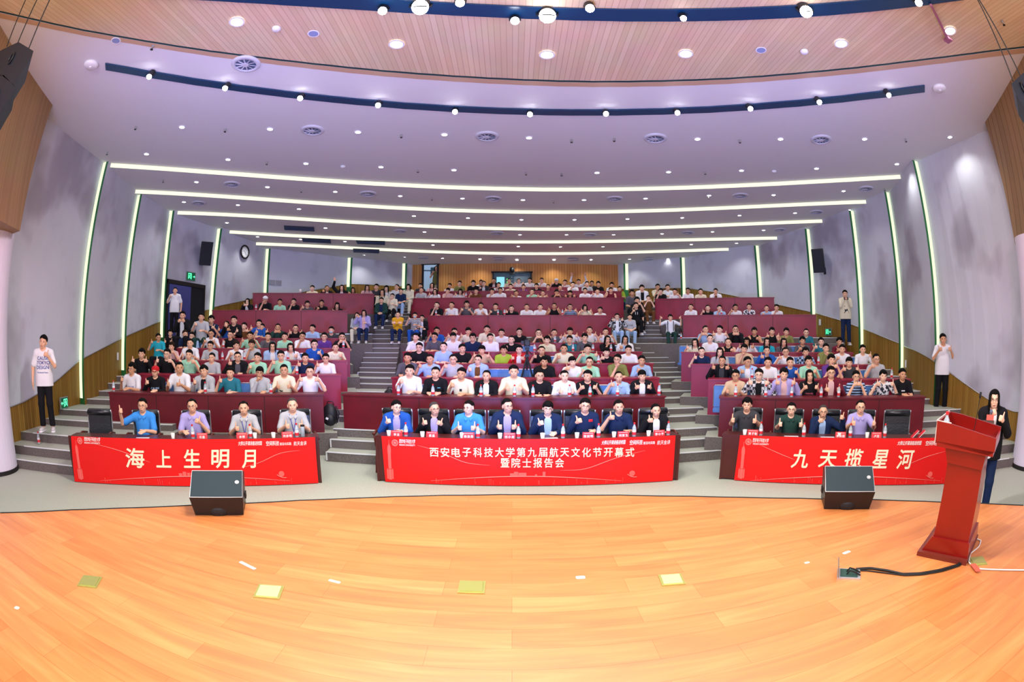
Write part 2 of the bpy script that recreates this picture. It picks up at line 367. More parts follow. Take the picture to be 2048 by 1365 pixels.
# control room openings
def fr_(x0, x1, z0, z1, y, w=.05):
    m = MB()
    for c, h in ((((x0+x1)/2, y, z0), ((x1-x0)/2+w, .05, w/2)), (((x0+x1)/2, y, z1), ((x1-x0)/2+w, .05, w/2)), ((x0, y, (z0+z1)/2), (w/2, .05, (z1-z0)/2)), ((x1, y, (z0+z1)/2), (w/2, .05, (z1-z0)/2))): m.box(c, h)
    return m
struct('door_1_frame', fr_(bx0, bx1, wz0, wz1, WZ-.04, .08), M_BLACKTRIM)
struct('window_1_frame', fr_(sx0, sx1, sz0, sz1, WZ-.04, .07), M_BLACKTRIM)
mb = MB(); mb.box(((bx0+bx1)/2, WZ+1.6, (wz0+wz1)/2), (1.6, .02, 1.4)); struct('wall_control_room', mb, mat('self_lit_pale_blue_wall', 'aac6dc', .8, emit='a9cbe8', es=.35))  # wall emits a pale blue glow, standing in for light inside the room
mb = MB(); mb.box(((sx0+sx1)/2, WZ+1.2, (sz0+sz1)/2), (1.5, .02, .9)); struct('wall_control_room', mb, mat('self_lit_dark_blue_wall', '10303c', .8, emit='1c5068', es=.25))  # faint emission in the wall colour replaces room light behind the window
g = mat('window_glass', '9fb4c0', .05, alpha=.18)
mb = MB(); mb.box(((sx0+sx1)/2, WZ+.02, (sz0+sz1)/2), ((sx1-sx0)/2, .006, (sz1-sz0)/2)); struct('window_1', mb, g)
# ============================================================ ceilings
def pl_z(pts, z): return [at_z(x, y, z) for x, y in pts]
def resample(P, n=36):
    L = [0]
    for a, b in zip(P, P[1:]): L.append(L[-1]+(b-a).length)
    out = []
    for i in range(n+1):
        s = L[-1]*i/n; j = 0
        while j < len(P)-2 and L[j+1] < s: j += 1
        out.append(P[j].lerp(P[j+1], (s-L[j])/max(L[j+1]-L[j], 1e-6)))
    return out
def ext(P, d):
    a = (P[0]-P[1]).normalized(); b = (P[-1]-P[-2]).normalized(); return [P[0]+a*d]+P+[P[-1]+b*d]
coves_px = [
 [(207, 326), (444, 342), (700, 361), (885, 371.5), (1056, 376), (1227, 375), (1380, 371), (1553, 365), (1724, 355), (1840, 347.5)],
 [(277, 380), (700, 407), (885, 417.6), (1056, 422), (1227, 420), (1380, 415.5), (1553, 409), (1777, 399)],
 [(340, 422), (560, 433), (700, 441), (850, 450), (1060, 456), (1227, 455), (1348, 451), (1560, 443), (1707, 437.6)],
 [(437, 460), (560, 467), (700, 474.5), (850, 480), (1050, 481), (1230, 480.5), (1348, 478), (1621, 473)],
 [(535, 486), (700, 493.5), (850, 501), (1022, 505), (1200, 504), (1348, 500), (1517, 495)]]
# one smooth arc per cove
def smooth(pts, n=25, deg=4):
    x = np.array([p[0] for p in pts]); y = np.array([p[1] for p in pts]); c = np.polyfit((x-1024)/800, y, deg)
    xs = np.linspace(x[0], x[-1], n); return [(a, float(np.polyval(c, (a-1024)/800))) for a in xs]
CV = [resample(ext(pl_z(smooth(p), ZC[i]), .5)) for i, p in enumerate(coves_px)]
band_lo = [(0, 37), (150, 64), (300, 96), (460, 121), (690, 142), (830, 158), (1000, 168), (1130, 174), (1215, 175), (1350, 172.5), (1500, 165), (1650, 153), (1850, 131), (2047, 106)]
band_hi = [(0, 26), (150, 55), (300, 88), (460, 112), (690, 134), (830, 149), (1000, 159), (1130, 165), (1215, 166.5), (1350, 164), (1500, 156), (1650, 143.5), (1850, 121), (2047, 96)]
B_lo = resample(ext(pl_z(smooth(band_lo, 25, 5), 6.5), 1.2)); B_hi = resample(ext(pl_z(smooth(band_hi, 25, 5), 6.5), 1.2))
def loft(A, B, flip=False):
    n = len(A); m = MB(); m.add(list(A)+list(B), [(i, i+1, n+i+1, n+i) for i in range(n-1)]); return m
struct('ceiling', loft(B_lo, CV[0]), M_CEIL)
down = lambda P, d: [p-Vector((0, 0, d)) for p in P]
for i in range(5):
    nxt = CV[i+1] if i < 4 else [Vector((-9+18*k/36, WZ+.1, ZC[6]-.04)) for k in range(37)]
    struct('ceiling', loft(down(CV[i], DROP), nxt), M_CEIL)
    struct('ceiling_cove_light', loft(CV[i], down(CV[i], DROP)), M_COVE)
M_TRIMWOOD = mat('oak_fascia', 'c4a284', .5)
struct('trim_ceiling_fascia', loft(down(B_hi, .004), down(B_lo, .004)), M_TRIMWOOD)
G_hi = resample(ext(pl_z([(x, y-3.2) for x, y in smooth(band_hi, 25, 5)], 6.5), 1.2))
struct('trim_ceiling_groove', loft(G_hi, down(B_hi, .002)), mat('dark_teal_groove', '123a40', .5))
near = [Vector((p[0]*1.0, -6.0, 6.5)) for p in G_hi]
struct('ceiling_stage', loft(near, G_hi), M_WOODCEIL)
# dark blue track slots
M_SLOT = mat('blue_track_slot', '06365c', .35, spec=.6)
def slot(top, bot, z):
    T = resample(pl_z(smooth(top, 20, 3), z)); Bm = resample(pl_z(smooth(bot, 20, 3), z)); m = MB(); n = len(T)
    m.add(T+Bm+down(T, .02)+down(Bm, .02), [f for i in range(n-1) for f in ((2*n+i, 2*n+i+1, 3*n+i+1, 3*n+i), (i, i+1, 2*n+i+1, 2*n+i), (n+i, n+i+1, 3*n+i+1, 3*n+i))]); return m
m = slot([(211, 125), (360, 152), (520, 178), (680, 193), (830, 206), (1000, 216), (1130, 219), (1300, 217), (1480, 210), (1640, 197), (1849, 169)],
         [(212, 138), (360, 164), (520, 190), (680, 205), (830, 217), (1000, 227), (1130, 230), (1300, 228), (1480, 221), (1640, 210), (1849, 182)], 6.49)
m.obj('lighting_track', M_SLOT, label='long dark blue lighting track curving across the white ceiling', category='lighting track')
m = slot([(330, -38), (560, -20), (760, -6), (960, 9), (1080, 14), (1227, 20), (1380, 19.5), (1500, 14), (1600, 8), (1700, 0), (1900, -18)],
         [(300, -4), (500, 2), (680, 10), (880, 32), (1080, 41), (1227, 43), (1380, 42), (1450, 38), (1600, 30), (1775, 17), (1930, 0)], 6.49)
m.obj('lighting_track', M_SLOT, label='dark blue lighting track set in the ribbed wooden ceiling above the stage', category='lighting track')
# ============================================================ proscenium splay walls and columns
def splay(s):
    c = at_z(105 if s < 0 else 1970, 210 if s < 0 else 245, 6.5); n_ = at_z(0 if s < 0 else 2047, 50 if s < 0 else 112, 6.5)
    zb_ = 4.0; far = Vector((c[0], c[1])); nr = Vector((n_[0], n_[1])); nr = far+(nr-far)*1.0; n2 = nr+(nr-far).normalized()*1.6
    b0 = at_z(40 if s < 0 else 2030, 462 if s < 0 else 489, zb_); bb = Vector((b0[0], b0[1]))
    out = Vector((s*1.6, 0))
    m = MB(); top = [far, nr, n2, n2+out, far+out]; bot = [bb, bb+(nr-far), bb+(n2-far), bb+(n2-far)+out, bb+out]
    m.hull2([(p[0], p[1], zb_) for p in bot], [(p[0], p[1], 6.5) for p in top])
    struct('wall_%s_splay' % ('left' if s < 0 else 'right'), m, M_SPLAY)
    # round column
    px, py = (36, 937) if s < 0 else (2023, 929)
    q = at_z(px, py, 0); v = Vector((q[0], q[1])).normalized(); perp = Vector((v[1], -v[0]))*(-1 if s < 0 else 1); r = .5
    ctr = Vector((q[0], q[1]))+perp*r
    m = MB(); m.lathe([(r, .06), (r, 4.02)], (ctr[0], ctr[1], 0), 40); struct('pillar', m, M_COLUMN, smooth=False)
    m = MB(); m.lathe([(r+.02, 0), (r+.02, .07)], (ctr[0], ctr[1], 0), 40); struct('trim_column_base', m, M_BLACKTRIM)
    return ctr
colL = splay(-1); colR = splay(1)
# ============================================================ desk rows and tiers
rad = math.radians
class Block:
    def __init__(s, name, th, p0, z0):
        s.name = name; s.n = Vector((-math.sin(rad(th)), math.cos(rad(th)))); s.d = Vector((s.n[1], -s.n[0]))
        q = at_z(*p0, z0); s.p0 = Vector((q[0], q[1])); s.rows = {}
    def row(s, k, off, pxl, pxr, depth=1.1):
        P = s.p0+s.n*off; A = at_line(*pxl, P, s.d); Bp = at_line(*pxr, P, s.d); z = (A[2]+Bp[2])/2
        s.rows[k] = dict(P=P, A=Vector((A[0], A[1])), B=Vector((Bp[0], Bp[1])), z=z, tier=z-.75, depth=depth, off=off)
BL = Block('left', 22, (432, 786.5), 1.21); BC = Block('centre', -2, (1008, 790.5), 1.21); BR = Block('right', -27, (1640, 794), 1.19)
for k, off, l, r in ((1, 0, (218, 785), (646, 788)), (2, 1.1, (273, 747), (681, 751)), (3, 2.2, (302, 719), (694, 723)), (4, 3.3, (354, 694.5), (700, 699)), (5, 4.4, (420, 676), (688, 677.5)), (6, 6.9, (425, 617), (695, 625)), (7, 8.3, (506, 584), (748, 590))): BL.row(k, off, l, r)
for k, off, l, r in ((1, 0, (686, 790), (1330, 791)), (2, 1.15, (784, 755), (1318, 756)), (3, 2.3, (806, 727), (1306, 727.5)), (4, 3.45, (806, 703.5), (1284, 704)), (5, 4.6, (850, 685.5), (1230, 686)), (6, 7.3, (855, 631), (1222, 631.5)), (7, 8.8, (823, 596), (1247, 597)), (8, 10.0, (823, 583), (1243, 584)), (9, 11.0, (935, 575), (1180, 575.5))): BC.row(k, off, l, r)
for k, off, l, r in ((1, 0, (1440, 793), (1850, 795)), (2, 1.1, (1417, 757), (1820, 760)), (3, 2.2, (1383, 728), (1740, 731)), (4, 3.3, (1363, 705), (1706, 705)), (5, 4.4, (1390, 686.5), (1625, 686.5)), (6, 6.9, (1366, 632), (1632, 628)), (7, 8.3, (1310, 598), (1548, 595))): BR.row(k, off, l, r)
BR.rows[1]['A'] = BR.rows[1]['A']
ordn = {1: 'front', 2: 'second', 3: 'third', 4: 'fourth', 5: 'fifth', 6: 'sixth', 7: 'seventh', 8: 'eighth', 9: 'rearmost'}
for bl in (BL, BC, BR):
    for k, r in bl.rows.items():
        A, Bp, z, n, t = r['A'], r['B'], r['z'], bl.n, r['tier']
        root = thing('long_desk', 'desk', 'desk', (A[0], A[1], t), 0, 'wine red lecture desks')
        big = {6: ', above the cross aisle'}.get(k, '')
        root['label'] = 'wine red fixed desk, %s row of the %s seating block%s' % (ordn[k], bl.name, big)
        d = (Bp-A); L = d.length; ux = d.normalized()
        inv = Matrix.Translation((-A[0], -A[1], -t))
        def q(u, w, ux=ux, n=n): p = ux*u+n*w; return (p[0], p[1])
        m = MB(); h0 = -.02 if k < 6 else -.12
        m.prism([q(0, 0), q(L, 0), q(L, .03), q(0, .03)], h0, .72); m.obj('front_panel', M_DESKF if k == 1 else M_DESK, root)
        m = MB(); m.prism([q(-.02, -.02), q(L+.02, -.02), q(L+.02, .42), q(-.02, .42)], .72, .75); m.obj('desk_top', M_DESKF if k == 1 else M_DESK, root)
        for u in (0, L-.03):
            m = MB(); m.prism([q(u, .03), q(u+.03, .03), q(u+.03, .4), q(u, .4)], h0, .72); m.obj('end_panel', M_DESK, root)
        if k in (1, 6, 7):
            cnt = 3 if k == 1 else 2
            for i in range(1, cnt+1):
                u = L*i/(cnt+1); m = MB(); m.prism([q(u, -.004), q(u+.01, -.004), q(u+.01, 0), q(u, 0)], h0, .72)
                m.obj('panel_joint', M_BLACKTRIM, root)
# tier floors
def tier(bl, k, back, z, ea, eb):
    r = bl.rows[k]; f = -.06; n = bl.n; A = r['A']-bl.d*ea; Bp = r['B']+bl.d*eb
    dep = back
    P = [A+n*f, Bp+n*f, Bp+n*dep, A+n*dep]
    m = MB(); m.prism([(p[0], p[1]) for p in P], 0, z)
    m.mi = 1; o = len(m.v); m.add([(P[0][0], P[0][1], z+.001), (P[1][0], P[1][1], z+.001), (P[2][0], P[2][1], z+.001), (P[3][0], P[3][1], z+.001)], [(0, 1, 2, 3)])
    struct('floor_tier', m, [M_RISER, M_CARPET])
for bl, ends in ((BL, (.4, .25)), (BC, (.25, .25)), (BR, (.25, .4))):
    ks = sorted(bl.rows)
    for k in ks:
        r = bl.rows[k]; last = k == ks[-1]
        dep = 2.3 if last else (bl.rows[k+1]['off']-r['off'])
        if k == 5: dep = 1.05
        tier(bl, k, dep, r['tier'], *ends)
# raised cross aisle behind the fifth row
for bl, x0, x1 in ((BL, (330, 684), (745, 684)), (BC, (800, 684), (1262, 684)), (BR, (1262, 684), (1690, 684))):
    off = bl.rows[5]['off']+1.05; P = bl.p0+bl.n*off; Q = bl.p0+bl.n*(bl.rows[6]['off']-.35); R_ = bl.p0+bl.n*bl.rows[6]['off']
    a = at_line(*x0, P, bl.d); b = at_line(*x1, P, bl.d); a2 = at_line(*x0, Q, bl.d); b2 = at_line(*x1, Q, bl.d); a3 = at_line(*x0, R_, bl.d); b3 = at_line(*x1, R_, bl.d)
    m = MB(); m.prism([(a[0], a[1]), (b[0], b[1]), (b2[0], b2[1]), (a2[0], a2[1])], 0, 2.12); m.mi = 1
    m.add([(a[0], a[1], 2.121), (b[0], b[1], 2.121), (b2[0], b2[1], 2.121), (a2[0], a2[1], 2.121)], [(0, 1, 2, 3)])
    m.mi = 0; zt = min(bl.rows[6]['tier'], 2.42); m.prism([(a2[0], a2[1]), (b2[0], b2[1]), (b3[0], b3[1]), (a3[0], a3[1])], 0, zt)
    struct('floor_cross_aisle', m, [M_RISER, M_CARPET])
    m = MB(); m.prism([(a2[0], a2[1]-.01), (b2[0], b2[1]-.01), (b2[0], b2[1]+.02), (a2[0], a2[1]+.02)], zt, zt+.012); struct('trim_aisle_nosing', m, M_METAL)
# ============================================================ stairs
AL = [(937, 648, 778), (917, 650, 775), (840, 674, 775), (801, 694, 782), (760, 710, 788), (735, 720, 792), (690, 735, 799), (660, 750, 806), (632, 762, 818), (590, 772, 824)]
AR = [(937, 1342, 1450), (917, 1343, 1447), (863, 1335, 1434), (801, 1328, 1394), (772, 1320, 1380), (735, 1305, 1354), (694, 1268, 1334), (660, 1282, 1320), (632, 1278, 1316), (590, 1262, 1312)]
STEPS = [(8.13, .17), (8.52, .33), (8.85, .48), (9.66, .60), (10.0, .72), (10.9, .84), (11.3, .96), (12.1, 1.08), (12.5, 1.2), (13.1, 1.31), (13.5, 1.42), (13.7, 1.56), (13.9, 1.70), (14.1, 1.84), (14.3, 1.98), (14.5, 2.12), (15.5, 2.27), (15.8, 2.42), (16.1, 2.57), (16.4, 2.73), (16.7, 2.9), (17.0, 3.08), (17.6, 3.22), (18.0, 3.36), (18.4, 3.50), (18.8, 3.64)]
AISLE = {}
def aisle(name, tab, k):
    tab = sorted(tab, key=lambda t: -t[0]); out = []
    for Z, z in STEPS:
        y = proj((tab[0][1]*0+(-2.6 if k < 0 else 2.6), Z, z))[1]
        xa, xb = interpn([(t[0], t[1], t[2]) for t in tab], y)
        a = at_y(xa, y, Z); b = at_y(xb, y, Z); out.append((a[0], b[0], Z, z))
    AISLE[name] = out
    for i, (xa, xb, Z, z) in enumerate(out):
        Ze = out[i+1][2] if i+1 < len(out) else WZ
        nx = out[min(i+1, len(out)-1)]
        if i+1 == len(out): nx = (xa, xb)
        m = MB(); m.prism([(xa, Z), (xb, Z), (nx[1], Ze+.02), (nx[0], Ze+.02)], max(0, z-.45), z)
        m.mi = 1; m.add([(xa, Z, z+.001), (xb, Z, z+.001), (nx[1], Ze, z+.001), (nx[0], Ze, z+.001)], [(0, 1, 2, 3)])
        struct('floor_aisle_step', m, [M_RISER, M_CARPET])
        m = MB(); m.box(((xa+xb)/2, Z+.012, z+.006), ((xb-xa)/2, .022, .008))
        if i in (0, 1, 3, 5, 7, 9): m.box((xa+.012, Z+.003, z-.075), (.014, .006, .075))
        struct('trim_step_nosing', m, M_NOSE)
aisle('left', AL, -1); aisle('right', AR, 1)
# stairs along the side walls, one flight each side
def side_stairs(s):
    pts = [((34, 919.6), .16), ((55, 894), .32), ((73, 867.6), .48), ((117, 840), .6), ((130, 820), .72), ((157, 798), .84), ((172, 782), .96)]
    A = []
    for (x, y), z in pts:
        p = at_z(x, y, z); A.append((Vector((p[0], p[1])), z))
    n = Vector((-.25, .93)); p, z = A[-1]
    for i in range(8): p = p+Vector((-.05, .62)); z += .145; A.append((p, z))
    d = Vector((.92, .39))
    last = A[-1][0]+n*3.5
    for i, (p, z) in enumerate(A):
        L = 3.0 if i > 1 else 2.6
        poly = [p-d*1.2, p+d*L, p+d*L+n*1.6, p-d*1.2+n*1.6]
        if i == len(A)-1: poly = [p-d*1.2, p+d*L, p+d*L+n*3.4, p-d*1.2+n*3.4]
        if s > 0: poly = [Vector((-q[0]+.1, q[1])) for q in poly][::-1]
        m = MB(); m.prism([(q[0], q[1]) for q in poly], max(0, z-.5), z); m.mi = 1
        m.add([(q[0], q[1], z+.001) for q in poly], [(0, 1, 2, 3)]); struct('floor_side_step', m, [M_RISER, M_CARPET])
        e0, e1 = (p-d*.1, p+d*L) if s < 0 else (Vector((-p[0]+.1, p[1])), Vector((-(p+d*L)[0]+.1, (p+d*L)[1])))
        m = MB(); m.tube([(e0[0], e0[1], z+.004), (e1[0], e1[1], z+.004)], .012, 6); struct('trim_step_nosing', m, M_NOSE)
    return A
SSL = side_stairs(-1); side_stairs(1)
# ============================================================ ceiling fixtures
M_GLOW = mat('lamp_glow', 'ffffff', emit='fffaf0', es=14)
M_GLOWHI = mat('spot_lamp_glow', 'ffffff', emit='ffffff', es=60)
def ceil_hit(px, py):
    """point where the pixel's sight line meets the stepped ceiling"""
    def yof(C, x):
        for a, b in zip(C, C[1:]):
            if (a[0]-x)*(b[0]-x) <= 0: return a[1]+(b[1]-a[1])*(x-a[0])/((b[0]-a[0]) or 1e-9)
        return C[0][1]
    p = at_z(px, py, 6.5); q = yof(CV[0], p[0])
    if p[1] <= q: return p
    for i in range(5):
        z0 = ZC[i]-DROP; z1 = ZC[i+1] if i < 4 else ZC[6]-.04
        lo, hi = min(z0, z1)-.02, max(z0, z1)+.02
        def gap(z):
            p = at_z(px, py, z); ya = yof(CV[i], p[0]); yb = yof(CV[i+1], p[0]) if i < 4 else WZ
            f = (p[1]-ya)/max(yb-ya, 1e-3); return z-(z0+(z1-z0)*min(max(f, 0), 1)), f
        for _ in range(24):
            z = (lo+hi)/2; g_, f = gap(z)
            if g_ > 0: hi = z
            else: lo = z
        if f <= 1.0 or i == 4: return at_z(px, py, z)
    return p
PANELN = ['front white ceiling panel', 'ceiling panel behind the front cove', 'second ceiling panel behind the coves', 'third ceiling panel behind the coves', 'fourth ceiling panel behind the coves', 'rearmost ceiling panel']
def panel_name(p):
    def yof(C, x):
        for a, b in zip(C, C[1:]):
            if (a[0]-x)*(b[0]-x) <= 0: return a[1]+(b[1]-a[1])*(x-a[0])/((b[0]-a[0]) or 1e-9)
        return C[0][1]
    k = 0
    for i in range(5):
        if p[1] > yof(CV[i], p[0])-.02: k = i+1
    return k
# one recessed downlight, then copies
dl0 = thing('downlight', 'x', 'ceiling light'); m = MB(); m.lathe([(.085, -.012), (.085, 0), (.06, 0), (.06, -.012)], n=16, cap=False); m.lathe([(.06, -.012), (.085, -.012)], n=16, cap=False); m.obj('trim_ring', M_WHITE, dl0)
m = MB(); m.lathe([(.062, -.004), (.062, -.006)], n=16); m.obj('lens', M_GLOW, dl0)
DL = [(364,254),(540,258),(293,308),(456,319),(612,327),(393,364),(535,374),(670.5,383.5),(368,404),(476,410),(598,418),(454,445.5),(651,456),(515,473.5),(601,478.6),(690,483),
(716,264),(889,269),(1058,275.5),(762,334),(908,340),(1194,345.5),(1337,344),(800.6,392),(925,397),(1046,400),(1168,400),(1291,397),(828,432),(936,436),(1043,439.5),(1149,439.5),(1255,438),(1364.5,435.5),
(1395,278),(1561,278),(1729,278),(1899.6,274),(1483,341),(1633,337),(1793.6,328),(1418,391),(1547,390),(1687,382),(1698,420),(1590,426),(1479,431),(1527,460.5),(1425,463.6),(1382.5,489),(1473,486.5),(1547.6,485),
(849,464),(1040,469.5),(1133,469.5),(1227,469.5),(1324,467.6),(866,490),(1036.6,493),(1121,493.8),(1206,493.5),(728,510.5),(809,514.6),(885,517),(960,519),(1034,520.5),(1108,520.3),(1182,520),(1259,518.7),(1336,517.5)]
def side_word(px):
    return 'far left' if px < 450 else 'left' if px < 820 else 'middle' if px < 1240 else 'right' if px < 1620 else 'far right'
cnt = {}; spots = 0
pts = []
for px, py in DL:
    p = ceil_hit(px, py); pts.append((panel_name(p), px, py, p))
pts.sort(key=lambda t: (t[0], (1 if t[2] > 295 else 0) if t[0] == 0 else 0, t[1]))
groups = {}
for t in pts: groups.setdefault((t[0], (1 if t[2] > 295 else 0) if t[0] == 0 else 0), []).append(t)
NTH = ['first', 'second', 'third', 'fourth', 'fifth', 'sixth', 'seventh', 'eighth', 'ninth', 'tenth', 'eleventh', 'twelfth', 'thirteenth', 'fourteenth']
rowname = {}
k0 = sorted(k for k in groups if k[0] == 0)
first = True
for gk in sorted(groups):
    nm = (['front white panel, nearer row', 'front white panel, farther row'][k0.index(gk)] if gk in k0 else ['', 'panel behind front cove', 'second panel behind coves', 'third panel behind coves', 'fourth panel behind coves', 'rearmost ceiling panel'][gk[0]])
    for i, (pn, px, py, p) in enumerate(groups[gk]):
        lab = 'small round downlight in %s, %s from left' % (nm, NTH[min(i, 13)])
        if first: o = dl0; first = False; o.location = p; o['label'] = lab; o['group'] = 'round ceiling downlights'
        else: o = dup(dl0, p, label=lab)
        L = light('SPOT', 'downlight_lamp', (p[0], p[1], p[2]-.03), (p[0], p[1], 0), 62, (1, .98, .94), .06, angle=125, blend=.8)
for o in [dl0]: o.scale = (1, 1, 1)
# larger downlights in the wooden ceiling
wl0 = None
for i, (px, py) in enumerate([(474, 43), (793, 88), (1094, 109), (1371, 107), (1682, 86.5), (1899.6, 61)]):
    p = at_z(px, py, 6.495); lab = 'large round downlight in the ribbed wooden ceiling, %s from left' % NTH[i]
    if wl0 is None:
        wl0 = thing('downlight', lab, 'ceiling light', p, 0, 'downlights in the wooden ceiling')
        m = MB(); m.lathe([(.115, 0), (.12, -.015), (.095, -.015), (.09, -.004)], n=20, cap=False); m.obj('trim_ring', M_WHITE, wl0)
        m = MB(); m.lathe([(.092, -.006), (.092, -.009)], n=20); m.obj('lens', M_GLOW, wl0)
    else: dup(wl0, p, label=lab)
    light('SPOT', 'downlight_lamp', (p[0], p[1], 6.45), (p[0], p[1], 0), 70, (1, .96, .9), .08, angle=120, blend=.7)
# track spotlights
sp0 = None
def spot_at(px, py, z, aim, lab, big=1.0, power=0, group='spotlights on the lighting tracks'):
    global sp0
    p = at_z(px, py, z-.12)
    if sp0 is None:
        sp0 = thing('spotlight', lab, 'spotlight', p, 0, group)
        m = MB(); m.lathe([(.07, -.02), (.08, -.1), (.08, -.26), (.055, -.3)], n=16); m.obj('lamp_housing', M_BLACK, sp0)
        m = MB(); m.lathe([(.072, -.002), (.072, -.012)], n=16); m.obj('lens', M_GLOWHI, sp0)
        m = MB(); m.tube([(-.09, 0, -.18), (-.09, .0, -.02), (0, .02, .02), (.09, 0, -.02), (.09, 0, -.18)], .008, 6); m.obj('yoke', M_BLACK, sp0)
        o = sp0
    else: o = dup(sp0, p, label=lab, group=group)
    d = (Vector(aim)-p).normalized(); o.rotation_euler = d.to_track_quat('Z', 'Y').to_euler(); o.scale = (big,)*3
    if power: light('SPOT', 'spotlight_beam', p+d*.06, aim, power, (1, .97, .92), .05, angle=42, blend=.8)
    return o
for i, (px, py) in enumerate([(298, 154), (450, 177), (600, 197), (756, 211), (910, 224), (1060, 229), (1212, 228), (1355, 226), (1501, 218), (1639, 205), (1778, 191)]):
    spot_at(px, py, 6.45, ((px-1024)/170, 1.6, .45), 'bright spotlight on the white ceiling track, %s from the left' % NTH[i], .68, 150)
for i, (px, py, bg) in enumerate([(765, 22, .8), (840, 15, 1.5), (920, 6, .8), (1030, 42, .8), (1095, 32, 1.5), (1180, 17, .8), (1367, 37, .6), (1613, 24, 1.25), (1838, 6, .8)]):
    spot_at(px, py, 6.45, ((px-1024)/250, .9, .45), 'glaring spotlight on the wooden ceiling track, %s from left' % NTH[i], bg, 60 if bg > 1 else 0)
# round air diffusers
df0 = None
DF = [(492,127),(625,260),(464,368),(398,406),(974,272),(1310.5,276),(736,387),(986,397),(1229.6,397),(1642,278.5),(1480.6,391),(1731.5,377),(1632,424),(1559,459),(800.6,462),(994,466),(1180,469),(1375,465),(847,515.5),(997,519),(1146,520),(1297,518)]
dfl = ['close behind the wooden fascia at left', 'front white panel, first from left', 'panel behind front cove, first from left', 'small, second panel behind coves, far left', 'front white panel, second from left', 'front white panel, third from left', 'panel behind front cove, second from left', 'panel behind front cove, third from left', 'panel behind front cove, fourth from left', 'front white panel, fourth from left', 'panel behind front cove, fifth from left', 'panel behind front cove, rightmost', 'second panel behind coves, far right', 'third panel behind coves, rightmost', 'third panel behind coves, leftmost', 'third panel behind coves, second from left', 'third panel behind coves, third from left', 'third panel behind coves, fourth from left', 'rearmost panel, leftmost', 'rearmost panel, second from left', 'rearmost panel, third from left', 'rearmost panel, rightmost']
M_DIFF = mat('diffuser_enamel', 'c9cad6', .5); M_DIFFD = mat('diffuser_inside', '5a6880', .6)
for (px, py), w in zip(DF, dfl):
    p = ceil_hit(px, py); lab = 'round air diffuser, '+w
    if df0 is None:
        df0 = thing('air_diffuser', lab, 'air vent', p, 0, 'round air diffusers')
        m = MB(); m.lathe([(.30, 0), (.29, -.03), (.22, -.05), (.215, -.02)], n=28, cap=False); m.obj('outer_ring', M_DIFF, df0, True)
        m = MB(); m.lathe([(.215, -.012), (.215, -.02)], n=28); m.obj('throat', M_DIFFD, df0)
        m = MB()
        for k in range(10):
            a = 2*PI*k/10; m.box((math.cos(a)*.13, math.sin(a)*.13, -.035), (.085, .012, .004), Matrix.Rotation(a, 3, 'Z') @ Matrix.Rotation(.5, 3, 'X'))
        m.lathe([(.06, -.05), (.06, -.02)], n=16); m.obj('swirl_blades', M_DIFF, df0)
    else: dup(df0, p, label=lab)
for o_ in [o for o in COL.objects if o.name.startswith('air_diffuser')]: o_.scale = (.85, .85, .85)
# smoke detectors, ceiling speakers, sprinklers
sd0 = None
for px, py, lab in [(183, 128, 'large white ceiling detector at left beyond the track end'), (1878, 175, 'large white ceiling detector at right beyond the track end')]:
    p = at_z(px, py, 6.5)
    if sd0 is None:
        sd0 = thing('ceiling_detector', lab, 'detector', p); m = MB(); m.lathe([(.15, 0), (.15, -.03), (.12, -.06)], n=24); m.obj('housing', M_WHITE, sd0, True)
        m = MB(); m.lathe([(.03, -.058), (.025, -.075)], n=12); m.obj('sensor', M_WHITE, sd0)
    else: dup(sd0, p, label=lab)
sm0 = None
for px, py, lab in [(553, 56, 'white smoke detector at left of the wooden ceiling'), (1608, 102, 'white smoke detector at right of the wooden ceiling'), (686, 332.5, 'smoke detector on the front white panel, left side'), (1548, 342, 'smoke detector on the front white panel, right side')]:
    p = at_z(px, py, 6.495)
    if sm0 is None:
        sm0 = thing('smoke_detector', lab, 'smoke detector', p); m = MB(); m.lathe([(.07, 0), (.07, -.02), (.045, -.05)], n=16); m.obj('housing', M_WHITE, sm0, True)
        m = MB(); m.torus((0, 0, -.035), .045, .006); m.obj('sensor_ring', M_DIFFD, sm0)
    else: dup(sm0, p, label=lab)
cs0 = None
for px, py, lab in [(627, 67, 'flush round ceiling loudspeaker, left of the wooden ceiling'), (1522, 100, 'flush round ceiling loudspeaker, right of the wooden ceiling'), (232, 81, 'flush grey round ceiling loudspeaker near left end of the white ceiling')]:
    p = at_z(px, py, 6.493)
    if cs0 is None:
        cs0 = thing('ceiling_speaker', lab, 'speaker', p); m = MB(); m.lathe([(.09, 0), (.088, -.008), (.072, -.008)], n=20, cap=False); m.obj('rim', M_WHITE, cs0)
        m = MB(); m.lathe([(.073, -.004), (.073, -.006)], n=20); m.obj('grille', mat('speaker_cloth', '8b9bc4', .8), cs0)
    else: dup(cs0, p, label=lab)
sk0 = None
SK = [(272, 253), (451, 258), (215, 304), (534, 324), (327, 360), (306, 91.5), (803, 269.5), (1143, 279.5), (836, 340), (1123, 347), (1479, 280), (1811, 278), (1410, 344), (603, 380), (864, 396), (1107, 401.5), (1769, 377), (2004, 42), (1228, 277), (1052, 345), (1845, 325), (1417, 393)]
